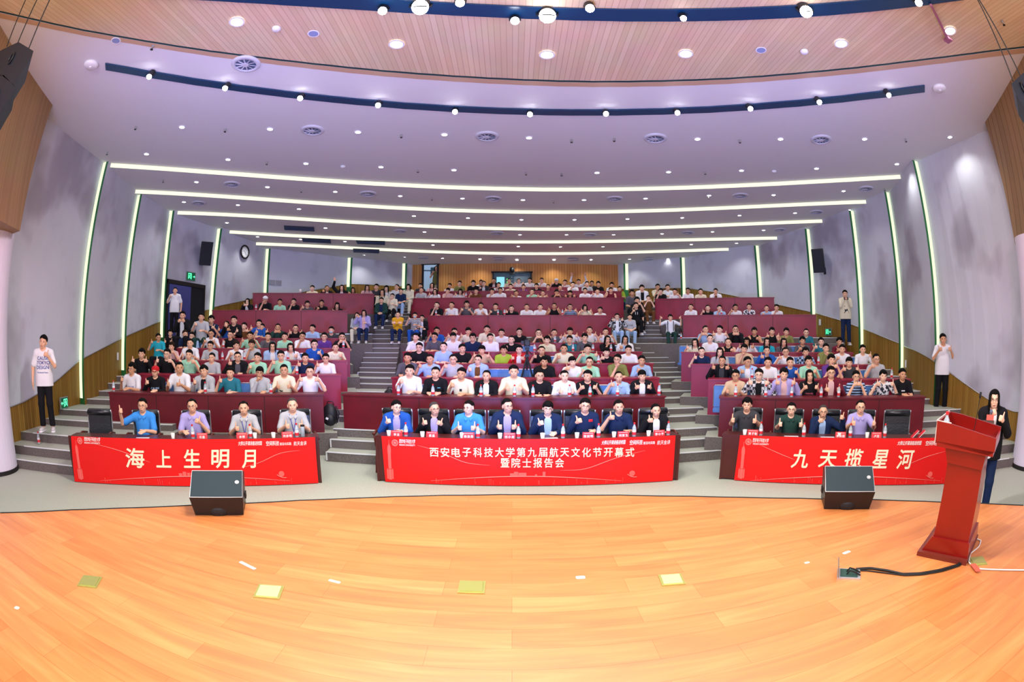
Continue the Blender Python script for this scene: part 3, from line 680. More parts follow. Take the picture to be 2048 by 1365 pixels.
for px, py in SK:
    p = at_z(px, py, 6.49) if py < 60 else ceil_hit(px, py)
    if sk0 is None:
        sk0 = thing('sprinkler', 'tiny sprinkler head hanging from the ceiling', 'sprinkler', p, 0, 'ceiling sprinklers')
        m = MB(); m.lathe([(.03, 0), (.03, -.006), (.012, -.008), (.012, -.05)], n=8); m.obj('body', M_METAL, sk0)
        m = MB(); m.lathe([(.028, -.07), (.028, -.075)], n=8); m.tube([(-.02, 0, -.04), (-.02, 0, -.07)], .004, 4); m.tube([(.02, 0, -.04), (.02, 0, -.07)], .004, 4); m.obj('deflector', M_BLACK, sk0)
    else: dup(sk0, p)
# air conditioning slots
M_AC = mat('slot_grille_dark', '1d2a45', .5)
for poly, lab in [([(568, 451), (628, 454), (629, 462), (569, 459)], 'dark slot air grille, leftmost, farthest from the back wall'), ([(604, 476), (661, 478), (662, 486), (606, 483)], 'dark slot air grille beside a downlight, left of centre'), ([(712, 480.5), (770, 482), (770, 489.5), (715, 487)], 'dark slot air grille, rightmost of the four'), ([(706, 497), (759, 499), (758, 506), (707, 504)], 'dark slot air grille, closest to the back wall')]:
    P = [ceil_hit(*q) for q in poly]; c = sum(P, Vector())/4; root = thing('slot_air_grille', lab, 'air vent', c, 0, 'slot air grilles')
    m = MB(); Q = [p-c for p in P]; m.hull2([q-Vector((0, 0, .005)) for q in Q], [q-Vector((0, 0, .03)) for q in Q]); m.obj('casing', M_AC, root)
    for k in range(3):
        a = Q[0].lerp(Q[3], .25+.25*k); b = Q[1].lerp(Q[2], .25+.25*k); m = MB(); m.tube([a-Vector((0, 0, .035)), b-Vector((0, 0, .035))], .012, 4); m.obj('louver', mat('louver_blue', '33466e', .5), root)
# bracket arm on the wooden ceiling
a = at_z(1862, 10, 6.42); b = at_z(1896, 80, 6.42); m = MB(); m.tube([a, b], .03, 4); m.box(b, (.06, .06, .02))
m.obj('ceiling_strut', mat('pinkish_strut', '9b5f78', .5), label='slanting brown strut on the wooden ceiling at upper right', category='strut')
# ============================================================ things on the side walls
def wall_pt(px, py, side, seg):
    SB, ST = WALLS[side]; a = SB[seg].lerp(ST[seg], .4)+(Vector((.22 if side == 'left' else -.22, 0)) if seg else Vector((0, 0))); b = SB[seg+1].lerp(ST[seg+1], .4); D = (b-a).normalized()
    if side == 'left' and D[0] < 0 or side == 'right' and D[0] > 0: pass
    p = at_line(px, py, a, D); return p, D
def wall_frame(px, py, side, seg, out=.05):
    p, D = wall_pt(px, py, side, seg)
    x = Vector((D[0], D[1], 0)); x = x if side == 'left' else -x
    M = frame(p, x); return Matrix.Translation(M.col[2].xyz*out) @ M
def place(o, M): o.matrix_world = M; return o
# clock
M4 = wall_frame(484.5, 505, 'left', 4, .12); root = thing('wall_clock', 'round black-rimmed wall clock on the left wall', 'clock'); place(root, M4)
R_ = .235
m = MB(); m.torus((0, 0, .02), R_, .035, nu=32); m.obj('rim', mat('clock_rim', '140f10', .3), root, True)
m = MB(); m.lathe([(R_, 0), (R_, .015)], n=32); m.obj('dial', mat('clock_dial', 'e9eef0', .5), root)
for k in range(12):
    a = 2*PI*k/12; m = MB(); m.box((math.sin(a)*.18, math.cos(a)*.18, .018), (.006, .016, .002), Matrix.Rotation(-a, 3, 'Z')); m.obj('hour_mark', M_BLACK, root)
for nm, a, L in (('hour_hand', rad(-68), .09), ('minute_hand', rad(140), .15)):
    m = MB(); m.box((math.sin(a)*L/2, math.cos(a)*L/2, .024), (.006, L/2+.01, .002), Matrix.Rotation(-a, 3, 'Z')); m.obj(nm, M_BLACK, root)
# wall loudspeakers
def wall_speaker(px, py, side, seg, lab, s):
    M = wall_frame(px, py, side, seg, .34); root = thing('wall_loudspeaker', lab, 'speaker', group='black wall loudspeakers'); place(root, M)
    R = Matrix.Rotation(s*rad(38), 3, 'Y') @ Matrix.Rotation(rad(12), 3, 'X')
    m = MB(); A = [R @ Vector(v) for v in ((-.17, -.36, -.17), (.17, -.36, -.17), (.17, .36, -.17), (-.17, .36, -.17))]; B = [R @ Vector(v) for v in ((-.21, -.39, .17), (.21, -.39, .17), (.21, .39, .17), (-.21, .39, .17))]
    m.hull2(A, B); m.obj('cabinet', M_BLACK, root)
    m = MB(); m.hull2([R @ Vector(v) for v in ((-.19, -.37, .172), (.19, -.37, .172), (.19, .37, .172), (-.19, .37, .172))], [R @ Vector(v) for v in ((-.19, -.37, .185), (.19, -.37, .185), (.19, .37, .185), (-.19, .37, .185))]); m.obj('grille', mat('speaker_grille', '1c2026', .7), root)
    m = MB(); m.tube([(-s*.05, -.3, -.08), (-s*.08, -.34, -.33)], .03, 6); m.box((-s*.08, -.32, -.335), (.06, .11, .02)); m.obj('wall_bracket', M_BLACK, root)
    m = MB(); m.box(R @ Vector((-s*.05, .02, -.175)), (.03, .018, .004), R); m.obj('badge', M_WHITE, root)
wall_speaker(397, 509, 'left', 3, 'black loudspeaker bracketed on the left wall above the doorway', -1)
wall_speaker(1652, 523, 'right', 3, 'black loudspeaker bracketed on the right wall', 1)
# exit signs
M_EXB = mat('exit_sign_frame', 'a9aeb0', .4, .5); M_EXG = mat('exit_sign_green', '0b3d2a', emit='0f8a58', es=.25); M_EXT = mat('exit_sign_light', 'baffd8', emit='38ffa8', es=2.2)
def exit_sign(px, py, side, seg, w, h, lab, arrow):
    M = wall_frame(px, py, side, seg, .05); root = thing('exit_sign', lab, 'exit sign', group='green emergency exit signs'); place(root, M)
    m = MB(); m.box((0, 0, 0), (w/2, h/2, .02)); m.obj('housing', M_EXB, root); m = MB(); m.box((0, 0, .021), (w/2-.02, h/2-.02, .003)); m.obj('panel', M_EXG, root)
    m = MB()      # running figure in a doorway and an arrow
    k = h/.22; s = arrow
    m.box((-s*w*.12-.06*k, 0, .027), (.006*k, .07*k, .002)); m.box((-s*w*.12+.06*k, 0, .027), (.006*k, .07*k, .002)); m.box((-s*w*.12, .066*k, .027), (.06*k, .006*k, .002))
    m.ell((-s*w*.12+s*.005*k, .042*k, .027), (.014*k, .014*k, .003))
    for a, b in (((0, .028), (-.008, -.01)), ((-.008, -.01), (.02, -.03)), ((.02, -.03), (.018, -.06)), ((-.008, -.01), (-.022, -.035)), ((-.022, -.035), (-.045, -.04)), ((0, .02), (.028, .005)), ((0, .02), (-.026, .006))):
        m.tube([(-s*w*.12+s*a[0]*k, a[1]*k, .028), (-s*w*.12+s*b[0]*k, b[1]*k, .028)], .006*k, 4)
    m.box((s*w*.30, 0, .027), (.035*k, .006*k, .002)); m.tube([(s*w*.30+s*.012*k, .024*k, .028), (s*w*.30+s*.038*k, 0, .028), (s*w*.30+s*.012*k, -.024*k, .028)], .006*k, 4)
    m.obj('pictogram', M_EXT, root)
exit_sign(125, 806, 'left', 0, .34, .26, 'green exit sign with left arrow on left wainscot by the stairs', -1)
exit_sign(1928, 848, 'right', 0, .36, .26, 'green exit sign with right arrow on right wainscot near the lectern', 1)
exit_sign(1659, 664.5, 'right', 3, .34, .24, 'green exit sign on right wainscot beside the third seating rows', 1)
exit_sign(379, 553.5, 'left', 3, .5, .3, 'green exit sign above the left doorway', 1)
# switch plates
def plate(px, py, side, seg, w, h, lab, mt):
    root = thing('wall_plate', lab, 'wall plate'); place(root, wall_frame(px, py, side, seg, .03)); m = MB(); m.box((0, 0, 0), (w/2, h/2, .01)); m.obj('cover', mt, root); m = MB(); m.box((0, 0, .012), (w/4, h/3, .004)); m.obj('rocker', mt, root)
plate(234, 713, 'left', 1, .09, .2, 'white switch plate on the left wainscot between two light strips', M_WHITE)
plate(1641, 645, 'right', 3, .1, .2, 'white switch plate on the right wainscot beside a desk end', M_WHITE)
plate(1813, 728, 'right', 1, .1, .2, 'white switch plate on right wainscot below a light strip', M_WHITE)
plate(544, 565.5, 'left', 5, .26, .2, 'grey wall box on the left wall, first of the pair', mat('grey_box', '9a9aa2', .6))
plate(557, 566.5, 'left', 5, .24, .2, 'grey wall box on the left wall, second of the pair', mat('grey_box', '9a9aa2', .6))
# left doorway
SB, ST = WALLS['left']; a = SB[3]+Vector((.22, 0)); D = (SB[4]-a).normalized(); off = Vector((.22, -.05))
def dw(px, py): p = at_line(px, py, a+off, D); return p
p0, p1 = dw(335, 557), dw(410, 572); pb = dw(335, 672)
x0, x1 = Vector((p0[0], p0[1])), Vector((p1[0], p1[1])); zt0, zt1 = p0[2], p1[2]; zt = (zt0+zt1)/2
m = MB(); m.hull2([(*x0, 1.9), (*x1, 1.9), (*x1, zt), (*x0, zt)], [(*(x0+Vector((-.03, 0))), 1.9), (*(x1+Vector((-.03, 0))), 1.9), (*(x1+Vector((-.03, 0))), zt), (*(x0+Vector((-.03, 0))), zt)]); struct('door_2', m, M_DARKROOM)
ux = (x1-x0); m = MB()
for f0, f1, z0, z1 in ((0, 1, zt-.12, zt), (0, .03, 1.9, zt), (.97, 1, 1.9, zt)):
    q0, q1 = x0+ux*f0+Vector((.03, 0)), x0+ux*f1+Vector((.03, 0)); m.hull2([(*q0, z0), (*q1, z0), (*q1, z1), (*q0, z1)], [(q0[0]-.06, q0[1], z0), (q1[0]-.06, q1[1], z0), (q1[0]-.06, q1[1], z1), (q0[0]-.06, q0[1], z1)])
struct('door_2_frame', m, M_BLACKTRIM)
m = MB(); q0, q1 = x0+ux*.05+Vector((.035, 0)), x0+ux*.60+Vector((.035, 0)); m.hull2([(*q0, 1.95), (*q1, 1.95), (*q1, zt-.14), (*q0, zt-.14)], [(q0[0]-.03, q0[1], 1.95), (q1[0]-.03, q1[1], 1.95), (q1[0]-.03, q1[1], zt-.14), (q0[0]-.03, q0[1], zt-.14)])
struct('door_2_leaf', m, mat('blue_violet_door_glass', '3d4585', .25, spec=.6))
# ============================================================ control room bits
root = thing('control_desk_monitor', 'bright equipment screen behind the rear control room glass', 'monitor', (sx0+.32, WZ+.6, (sz0+sz1)/2-.04))
m = MB(); m.box((0, 0, 0), (.2, .03, .32)); m.obj('casing', M_BLACK, root); m = MB(); m.box((0, -.032, 0), (.18, .003, .3)); m.obj('screen', mat('cyan_screen', '9fe8f0', emit='8fe6f2', es=1.3), root)
m = MB()
for k in range(4): m.box((.36, 0, .2-.14*k), (.09, .02, .025))
m.obj('indicator', mat('green_indicator', '7fff5a', emit='8cff6a', es=1.2), root)
root = thing('equipment_rack', 'tall dark rack behind right half of the rear control window', 'equipment rack', (sx1-.45, WZ+.7, (sz0+sz1)/2))
m = MB(); m.box((0, 0, 0), (.32, .05, .36)); m.obj('casing', mat('rack_blue', '174a63', .4), root)
for k in range(5): m = MB(); m.box((-.4, -.05, .26-.13*k), (.025, .01, .02)); m.obj('indicator_lamp', M_WHITE, root)
root2 = thing('control_desk', 'dark desk carrying the screens behind the rear control window', 'desk', ((sx0+sx1)/2, WZ+.68, 0)); zt_ = (sz0+sz1)/2-.365
m = MB(); m.box((0, 0, zt_-.02), ((sx1-sx0)/2, .2, .02)); m.obj('desk_top', M_DIFFD, root2)
for q_ in (-1, 1): m = MB(); m.box((q_*((sx1-sx0)/2-.03), 0, (zt_-.04)/2), (.03, .19, (zt_-.04)/2)); m.obj('end_panel', M_BLACK, root2)
p = at_y(1024, 540, WZ-.15); root = thing('security_camera', 'black dome camera above the rear control window', 'security camera', p)
m = MB(); m.ell((0, 0, 0), (.11, .11, .13)); m.obj('dome', M_BLACK, root, True); m = MB(); m.box((0, .08, -.14), (.12, .08, .06)); m.obj('bracket', M_BLACK, root)
p = at_y(856, 541, WZ+.9); root = thing('wall_arm_fan', 'blue grey machine on a wall arm inside the control room doorway', 'equipment', p)
m = MB(); m.box((.3, 0, -.05), (.16, .1, .17)); m.obj('body', mat('teal_grey', '24505c', .5), root); m = MB(); m.tube([(-.5, 0, 0), (.2, 0, -.02)], .03, 6); m.obj('arm', M_DIFFD, root)
# ============================================================ hanging line arrays
def line_array(polys, D_, outx, lab, s, wires):
    root = thing('line_array_speaker', lab, 'speaker', (0, 0, 0))
    c = None
    for poly, y in zip(polys, D_):
        P = [at_y(px, py, y) for px, py in poly]
        if c is None: c = sum(P, Vector())/len(P); root.location = c
        A = [p-c for p in P]; B = [p-c+Vector((s*outx, .25, .05)) for p in P]
        m = MB(); m.hull2(A, B); cab = m.obj('cabinet', mat('navy_black_cabinet', '0a0f1a', .45), root)
        m = MB(); q = sum(A, Vector())/len(A); m.torus(q+Vector((0, -.01, 0)), .05, .012, Matrix.Rotation(PI/2, 3, 'X')); m.obj('handle_socket', M_BLACK, cab)
    for a, b in wires:
        p, q = at_y(*a, D_[0]+.1), at_y(*b, D_[0]+.1); d = (q-p); q = p+d*((6.48-p[2])/d[2]) if d[2] > .01 else q
        m = MB(); m.tube([p-c, q-c], .008, 5); m.obj('suspension_wire', M_BLACKTRIM, root)
line_array([[(-14, 112), (3, 100), (37, 84), (67, 102), (64, 113), (28, 170), (0, 148)], [(-30, 165), (7, 150), (32, 176), (-4, 236), (-30, 240)]], [1.5, 1.5], .5, 'hanging stack of black loudspeaker cabinets at upper left', -1, [((14, 92), (26, 60)), ((36, 85), (56, 38)), ((58, 96), (78, 47))])
line_array([[(2060, 140), (2045, 147), (2023, 167), (2032, 190), (2048, 214), (2064, 214)]], [1.5], .5, 'black loudspeaker cabinet hanging at the upper right edge', 1, [((2026, 162), (2004, 105)), ((2040, 150), (2018, 105))])
# ============================================================ stage things
def on_stage(px, py, z=SZ): return at_z(px, py, z)
def monitor(fl, fr, tl, tr, ml, mr, lab):
    """wedge: floor front corners, grille top corners, grille bottom corners (pixels)"""
    a, b = at_z(*fl, SZ), at_z(*fr, SZ); c = (a+b)/2; ux = (b-a).normalized(); L = (b-a).length
    root = thing('stage_monitor', lab, 'speaker', c, math.atan2(ux[1], ux[0]), 'stage monitor speakers')
    w = L/2; W2 = w*1.1; prof = [(.0, 0), (-.05, .20), (.27, .40), (.40, .36), (.42, 0)]   # (y, z) side profile, front low edge toward camera
    m = MB(); m.hull2([(-w if z == 0 else -W2, y, z) for y, z in prof], [(w if z == 0 else W2, y, z) for y, z in prof]); m.obj('cabinet', mat('monitor_shell', '201b1c', .4), root)
    n = Vector((0, -(.40-.20), .32)).normalized(); p0 = Vector((0, -.05, .20)); p1 = Vector((0, .27, .40))
    def g(k, o): return [Vector((-W2+k, *((p0+(p1-p0).normalized()*k)[1:])))+n*o, Vector((W2-k, *((p0+(p1-p0).normalized()*k)[1:])))+n*o, Vector((W2-k, *((p1-(p1-p0).normalized()*k)[1:])))+n*o, Vector((-W2+k, *((p1-(p1-p0).normalized()*k)[1:])))+n*o]
    m = MB(); m.hull2(g(.012, .001), g(.012, .012)); m.obj('grille', mat('monitor_grille', '24353b', .75, bump=(300, .4)), root)
    m = MB(); q = g(.006, .010); m.tube(q+[q[0]], .005, 5); m.obj('grille_edge', mat('pale_edge', 'b9c0c2', .4), root)
    e = p0.lerp(p1, .55)+Vector((W2*.78, 0, 0))+n*.014; R = n.to_track_quat('Z', 'Y').to_matrix()
    m = MB(); m.torus(e, .021, .003, R, 20, 5); m.torus(e, .010, .003, R, 12, 5)
    for k in range(3): m.box(e, (.016, .002, .0015), R @ Matrix.Rotation(PI*k/3, 3, 'Z'))
    m.obj('round_badge', M_WHITE, root)
    m = MB(); m.ell((0, .0, .04), (.1, .03, .07)); m.obj('pole_socket', M_BLACK, root)
    for s in (-1, 1):
        m = MB(); m.box((s*(W2+.004), .2, .16), (.008, .05, .03)); m.obj('side_handle', M_BLACK, root)
monitor((391, 1031), (487, 1031), (383, 953), (480, 953), (379, 1003), (478, 1004), 'black wedge stage monitor in front of the left banner')
monitor((1648, 1019), (1738, 1019), (1657, 947), (1742, 948), (1651, 990), (1745, 992), 'black wedge stage monitor in front of the right banner')
# brass floor boxes
M_BRASS = mat('brass_lid', 'b9b86a', .3, .6); M_BRASSW = mat('bright_brass_lid', 'e8e2a0', .3, .4)
for i, (px, py, s, rz, br, lab) in enumerate([(180, 1165, .19, .5, 0, 'brass floor socket lid, leftmost on the stage'), (538, 1185, .2, .25, 1, 'bright square floor socket lid left of centre stage'), (944, 1176, .19, 0, 0, 'greenish brass floor socket lid at centre stage'), (1343, 1161, .18, -.1, 1, 'bright square floor socket lid right of centre stage'), (1955, 1124, .17, -.6, 0, 'brass floor socket lid beside the lectern cable')]):
    p = on_stage(px, py); root = thing('floor_socket', lab, 'floor socket', p, rz, 'floor sockets on the stage')
    m = MB(); m.box((0, 0, .004), (s/2, s/2, .004)); m.obj('frame', M_BRASS, root); m = MB(); m.box((0, 0, .010), (s/2-.018, s/2-.018, .003)); m.obj('lid', M_BRASSW if br else M_BRASS, root)
# tape marks
for px, py, w, h, rz, c, lab in [(495, 1132, .2, .035, -.35, 'c9c3bd', 'pale tape strip on the stage left of centre'), (1161, 1156, .07, .045, 0, 'c9d3dc', 'pale round sticker on the stage near centre'), (1693, 1106, .09, .035, .1, 'e6ded6', 'small pale tape piece behind the open floor box'), (1614, 1126.5, .05, .03, 0, 'e6cdb8', 'tiny pale tape scrap on the right of the stage'), (34, 1217, .05, .04, .4, 'd8c8b8', 'tiny pale sticker at the far left of the stage'), (669, 1164, .1, .03, -.2, 'dcd8cc', 'faint tape scrap on the stage between two sockets')]:
    p = on_stage(px, py); m = MB(); m.rbox((0, 0, .0015), (w/2, h/2, .0015), min(w, h)*.3); o = m.obj('tape_mark', mat('tape_'+c, c, .6), label=lab, category='tape'); o.location = p; o.rotation_euler = (0, 0, rz)
p0_ = on_stage(145, 1016, 0.001)
# ------------------------------------------------------------ lectern
a = on_stage(1834, 1110); u = Vector((.43, -.90, 0)).normalized(); v = Vector((.90, .43, 0)).normalized()
root = thing('lectern', 'red lacquered wooden lectern with open sloping top at right of stage', 'lectern', a)
root.matrix_world = Matrix(((u[0], v[0], 0, a[0]), (u[1], v[1], 0, a[1]), (0, 0, 1, a[2]), (0, 0, 0, 1)))
M_LEC = mat('lacquered_red_wood', '8a0f07', .28, spec=.5, noise=(2, '760b05', .6), coat=.35); M_LECE = mat('pale_lectern_edge', 'd9c8c0', .4); M_LECD = mat('brown_red_foot', '6e2a20', .35)
Wd = .62
def lec(name, poly0, poly1, v0, v1, mt, par=root):   # (u,z) outlines at both side planes
    m = MB(); m.hull2([(p[0], v0, p[1]) for p in poly0], [(p[0], v1, p[1]) for p in poly1]); return m.obj(name, mt, par)
lec('foot', [(-.0, 0), (.53, 0), (.53, .04), (.0, .04)], [(.0, 0), (.53, 0), (.53, .04), (.0, .04)], -.02, Wd+.02, M_LECD)
lec('foot_slope', [(.03, .04), (.52, .04), (.50, .17), (.10, .17)], [(.03, .04), (.52, .04), (.50, .17), (.10, .17)], .03, Wd-.03, M_LEC)
lec('column', [(.11, .17), (.48, .17), (.455, .84), (.10, .86)], [(.11, .17), (.48, .17), (.455, .84), (.10, .86)], .06, Wd-.06, M_LEC)
lec('neck', [(.10, .80), (.46, .77), (.48, .90), (.06, .92)], [(.10, .80), (.46, .77), (.48, .90), (.06, .92)], .04, Wd-.04, M_LEC)
t = .022
sidep = [(-.03, .96), (.50, .90), (.56, .93), (.56, 1.03), (.10, 1.115), (-.04, 1.13)]
lec('side_panel', sidep, sidep, 0, t, M_LEC); lec('side_panel', sidep, sidep, Wd-t, Wd, M_LEC)
lec('front_panel', [(-.04, .95), (-.015, .95), (-.02, 1.13), (-.045, 1.13)], [(-.04, .95), (-.015, .95), (-.02, 1.13), (-.045, 1.13)], t, Wd-t, M_LEC)
lec('back_panel', [(.54, .92), (.56, .92), (.56, 1.0), (.54, 1.0)], [(.54, .92), (.56, .92), (.56, 1.0), (.54, 1.0)], t, Wd-t, M_LEC)
lec('underside', [(-.02, .93), (.55, .89), (.55, .93), (-.02, .97)], [(-.02, .93), (.55, .89), (.55, .93), (-.02, .97)], 0, Wd, M_LEC)
lec('reading_board', [(.0, .972), (.53, .935), (.53, .95), (.0, .987)], [(.0, .972), (.53, .935), (.53, .95), (.0, .987)], t, Wd-t, M_LEC)
m = MB(); m.tube([(.10, .01, 1.118), (-.04, .01, 1.133), (-.043, .01, .95)], .006, 5); m.tube([(-.043, 0.01, 1.133), (-.043, Wd, 1.133)], .006, 5); m.obj('edge_banding', M_LECE, root)
LECM = Matrix(((u[0], v[0], 0, a[0]), (u[1], v[1], 0, a[1]), (0, 0, 1, a[2]), (0, 0, 0, 1)))
def L2W(x, y, z): return LECM @ Vector((x, y, z))
# gooseneck microphone, built from its pixels above the board
b0 = L2W(.29, .27, .967); tip = None
d = ray(1961, 790); base_d = math.hypot(b0[0], b0[1]); k = (base_d+.02)/math.hypot(d[0], d[1]); tip = Vector((d[0]*k, d[1]*k, EYE+d[2]*k))
g_ = thing('gooseneck_microphone', 'slim gooseneck microphone rising from the lectern top', 'microphone', b0)
m = MB(); m.box((0, 0, .01), (.05, .03, .012)); m.obj('base', M_METAL, g_)
tt = tip-b0; mid = tt*.55+Vector((.0, .0, .012)); m = MB(); m.tube([(0, 0, .01), tt*.3, mid, tt*.93], .0035, 6); m.obj('stem', M_BLACK, g_)
m = MB(); m.tube([tt*.92, tt*.97, tt*1.06], [.009, .013, .011], 8); m.obj('capsule', M_BLACK, g_)
# cables
M_CBK = mat('black_cable', '141414', .5); M_CWH = mat('white_cable', 'd8d4d0', .5)
def cable(px, mt, lab, r=.008, z=.01):
    P = [on_stage(x, y, SZ+z) for x, y in px]; Q = resample(P, 40); m = MB(); c = Q[0]
    return m.tube([q for q in Q], r, 6).obj('cable', mt, None, True, label=lab, category='cable')
cable([(1712, 1139), (1740, 1137), (1775, 1142), (1805, 1149), (1840, 1148), (1880, 1141), (1915, 1131), (1930, 1120)], M_CBK, 'thick black cable bundle between the floor box and the lectern', .012)
cable([(1708, 1141), (1735, 1142), (1775, 1147), (1810, 1151.5), (1845, 1150), (1885, 1143), (1920, 1132), (1936, 1112)], M_CBK, 'thin black cable lying along the cable bundle near the lectern', .006, .008)
cable([(1942, 1074), (1962, 1082), (1958, 1094), (1941, 1108), (1937, 1125), (1950, 1138), (1985, 1140), (2060, 1141)], M_CWH, 'white cable curling from the lectern to the right edge', .007)
p = on_stage(1950, 1140); m = MB(); m.rbox((0, 0, .018), (.03, .075, .002), .01); o = m.obj('tape_mark', mat('pink_tape', 'e8604a', .5), label='red tape holding down the white cable', category='tape'); o.location = p; o.rotation_euler = (0, 0, -.5)
# open floor box
p = on_stage(1697, 1150); root = thing('open_floor_box', 'open metal floor box with raised lid and sockets', 'floor box', p, -.65)
m = MB(); m.box((0, 0, .006), (.1, .085, .006)); m.obj('frame', M_METAL, root); m = MB(); m.box((0, 0, .014), (.075, .065, .004)); m.obj('socket_plate', mat('dark_green_plate', '24453c', .4), root)
m = MB(); m.box((-.1, 0, .06), (.004, .085, .05), Matrix.Rotation(-.25, 3, 'Y')); m.obj('raised_lid', mat('steel_lid', '8f8f88', .3, .7), root)
m = MB()
for k in (-.03, .02): m.tube([(-.02, k, .016), (.0, k, .05), (.04, k, .04), (.1, k, .014)], .007, 6)
m.obj('plug', M_CBK, root)
# ============================================================ people: implicit surfaces turned into meshes
class SDF:
    def __init__(s, lo, hi, h):
        s.h = h; s.lo = np.array(lo, np.float32); s.n = np.ceil((np.array(hi)-s.lo)/h).astype(int)+1
        s.d = np.full(s.n, 1.0, np.float32)
    def win(s, lo, hi, pad):
        a = np.maximum(np.floor((np.array(lo)-pad-s.lo)/s.h).astype(int), 0); b = np.minimum(np.ceil((np.array(hi)+pad-s.lo)/s.h).astype(int)+1, s.n)
        if np.any(a >= b): return None
        ax = [(s.lo[i]+s.h*np.arange(a[i], b[i], dtype=np.float32)) for i in range(3)]
        return (slice(a[0], b[0]), slice(a[1], b[1]), slice(a[2], b[2])), ax[0][:, None, None], ax[1][None, :, None], ax[2][None, None, :]
    def put(s, w, d, k, op):
        c = s.d[w]
        if op == '-':
            s.d[w] = np.maximum(c, -d) if k <= 0 else -((lambda a, b: np.minimum(a, b)-np.maximum(k-np.abs(a-b), 0)**2/(4*k))(-c, d)); return
        if k <= 0: s.d[w] = np.minimum(c, d)
        else: h = np.maximum(k-np.abs(c-d), 0); s.d[w] = np.minimum(c, d)-h*h/(4*k)
    def cap(s, a, b, r1, r2, k=.02, op='+'):
        a = np.array(a, np.float32); b = np.array(b, np.float32); r = max(r1, r2)
        w = s.win(np.minimum(a, b)-r, np.maximum(a, b)+r, .05)
        if w is None: return s
        w, X, Y, Z = w; v = b-a; L = max(float(v @ v), 1e-9)
        t = np.clip(((X-a[0])*v[0]+(Y-a[1])*v[1]+(Z-a[2])*v[2])/L, 0, 1)
        d = np.sqrt((X-a[0]-t*v[0])**2+(Y-a[1]-t*v[1])**2+(Z-a[2]-t*v[2])**2)-(r1+(r2-r1)*t)
        s.put(w, d, k, op); return s
    def ell(s, c, r, R=None, k=.02, op='+'):
        m = max(r); c = np.array(c, np.float32); w = s.win(c-m, c+m, .05)
        if w is None: return s
        w, X, Y, Z = w; x, y, z = X-c[0], Y-c[1], Z-c[2]
        if R is not None:
            A = np.array(R, np.float32).T
            x, y, z = A[0, 0]*x+A[0, 1]*y+A[0, 2]*z, A[1, 0]*x+A[1, 1]*y+A[1, 2]*z, A[2, 0]*x+A[2, 1]*y+A[2, 2]*z
        k0 = np.sqrt((x/r[0])**2+(y/r[1])**2+(z/r[2])**2); k1 = np.sqrt((x/r[0]**2)**2+(y/r[1]**2)**2+(z/r[2]**2)**2)+1e-6
        s.put(w, k0*(k0-1)/k1, k, op); return s
    def below(s, z):      # cut away everything under z
        i = int((z-s.lo[2])/s.h); s.d[:, :, :max(i, 0)] = 1; return s
    def mesh(s, name, mats):
        d = s.d; h = s.h; ins = d < 0
        n = np.array(d.shape)-1
        c8 = [ins[i:n[0]+i, j:n[1]+j, k:n[2]+k] for i in (0, 1) for j in (0, 1) for k in (0, 1)]
        any_ = np.logical_or.reduce(c8); all_ = np.logical_and.reduce(c8); act = any_ & ~all_
        ids = np.full(act.shape, -1, np.int32); I = np.argwhere(act); ids[act] = np.arange(len(I))
        acc = np.zeros((len(I), 3)); cnt = np.zeros(len(I))
        for ax in range(3):
            o = [a for a in range(3) if a != ax]
            for p in (0, 1):
                for q in (0, 1):
                    st = I.copy(); st[:, o[0]] += p; st[:, o[1]] += q; en = st.copy(); en[:, ax] += 1
                    a = d[tuple(st.T)]; b = d[tuple(en.T)]; m = (a < 0) != (b < 0)
                    t = np.where(m, a/np.where(m, a-b, 1), 0); P = st.astype(float); P[:, ax] += t
                    acc += P*m[:, None]; cnt += m
        V = s.lo+h*(acc/cnt[:, None]); F = []
        for ax in range(3):
            o = [a for a in range(3) if a != ax]
            A = np.take(ins, range(0, d.shape[ax]-1), ax); B = np.take(ins, range(1, d.shape[ax]), ax); ch = np.argwhere(A != B)
            ok = np.all([(ch[:, o[0]] > 0), (ch[:, o[1]] > 0), (ch[:, o[0]] < n[o[0]]), (ch[:, o[1]] < n[o[1]])], axis=0); ch = ch[ok]
            c = [ch.copy() for _ in range(4)]; c[0][:, o[0]] -= 1; c[0][:, o[1]] -= 1; c[1][:, o[1]] -= 1; c[3][:, o[0]] -= 1
            q = np.stack([ids[tuple(x.T)] for x in c], 1); fl = A[tuple(ch.T)]
            if ax == 1: fl = ~fl
            q[~fl] = q[~fl][:, ::-1]; F.append(q)
        F = np.concatenate(F); F = F[(F >= 0).all(1)]
        return np_mesh(name, V, F, mats)
def np_mesh(name, V, F, mats, mi=None):
    me = bpy.data.meshes.new(name); me.vertices.add(len(V)); me.vertices.foreach_set('co', np.asarray(V, np.float32).ravel())
    k = F.shape[1]; me.loops.add(len(F)*k); me.loops.foreach_set('vertex_index', F.astype(np.int32).ravel())
    me.polygons.add(len(F)); me.polygons.foreach_set('loop_start', np.arange(0, len(F)*k, k, dtype=np.int32)); me.polygons.foreach_set('loop_total', np.full(len(F), k, np.int32))
    for m in mats: me.materials.append(m)
    if mi is not None: me.polygons.foreach_set('material_index', mi)
    me.polygons.foreach_set('use_smooth', np.ones(len(F), bool)); me.update(calc_edges=True); me.validate(); return me
V3 = lambda *a: np.array(a, float)
def unit(v): v = np.asarray(v, float); return v/max(np.linalg.norm(v), 1e-9)
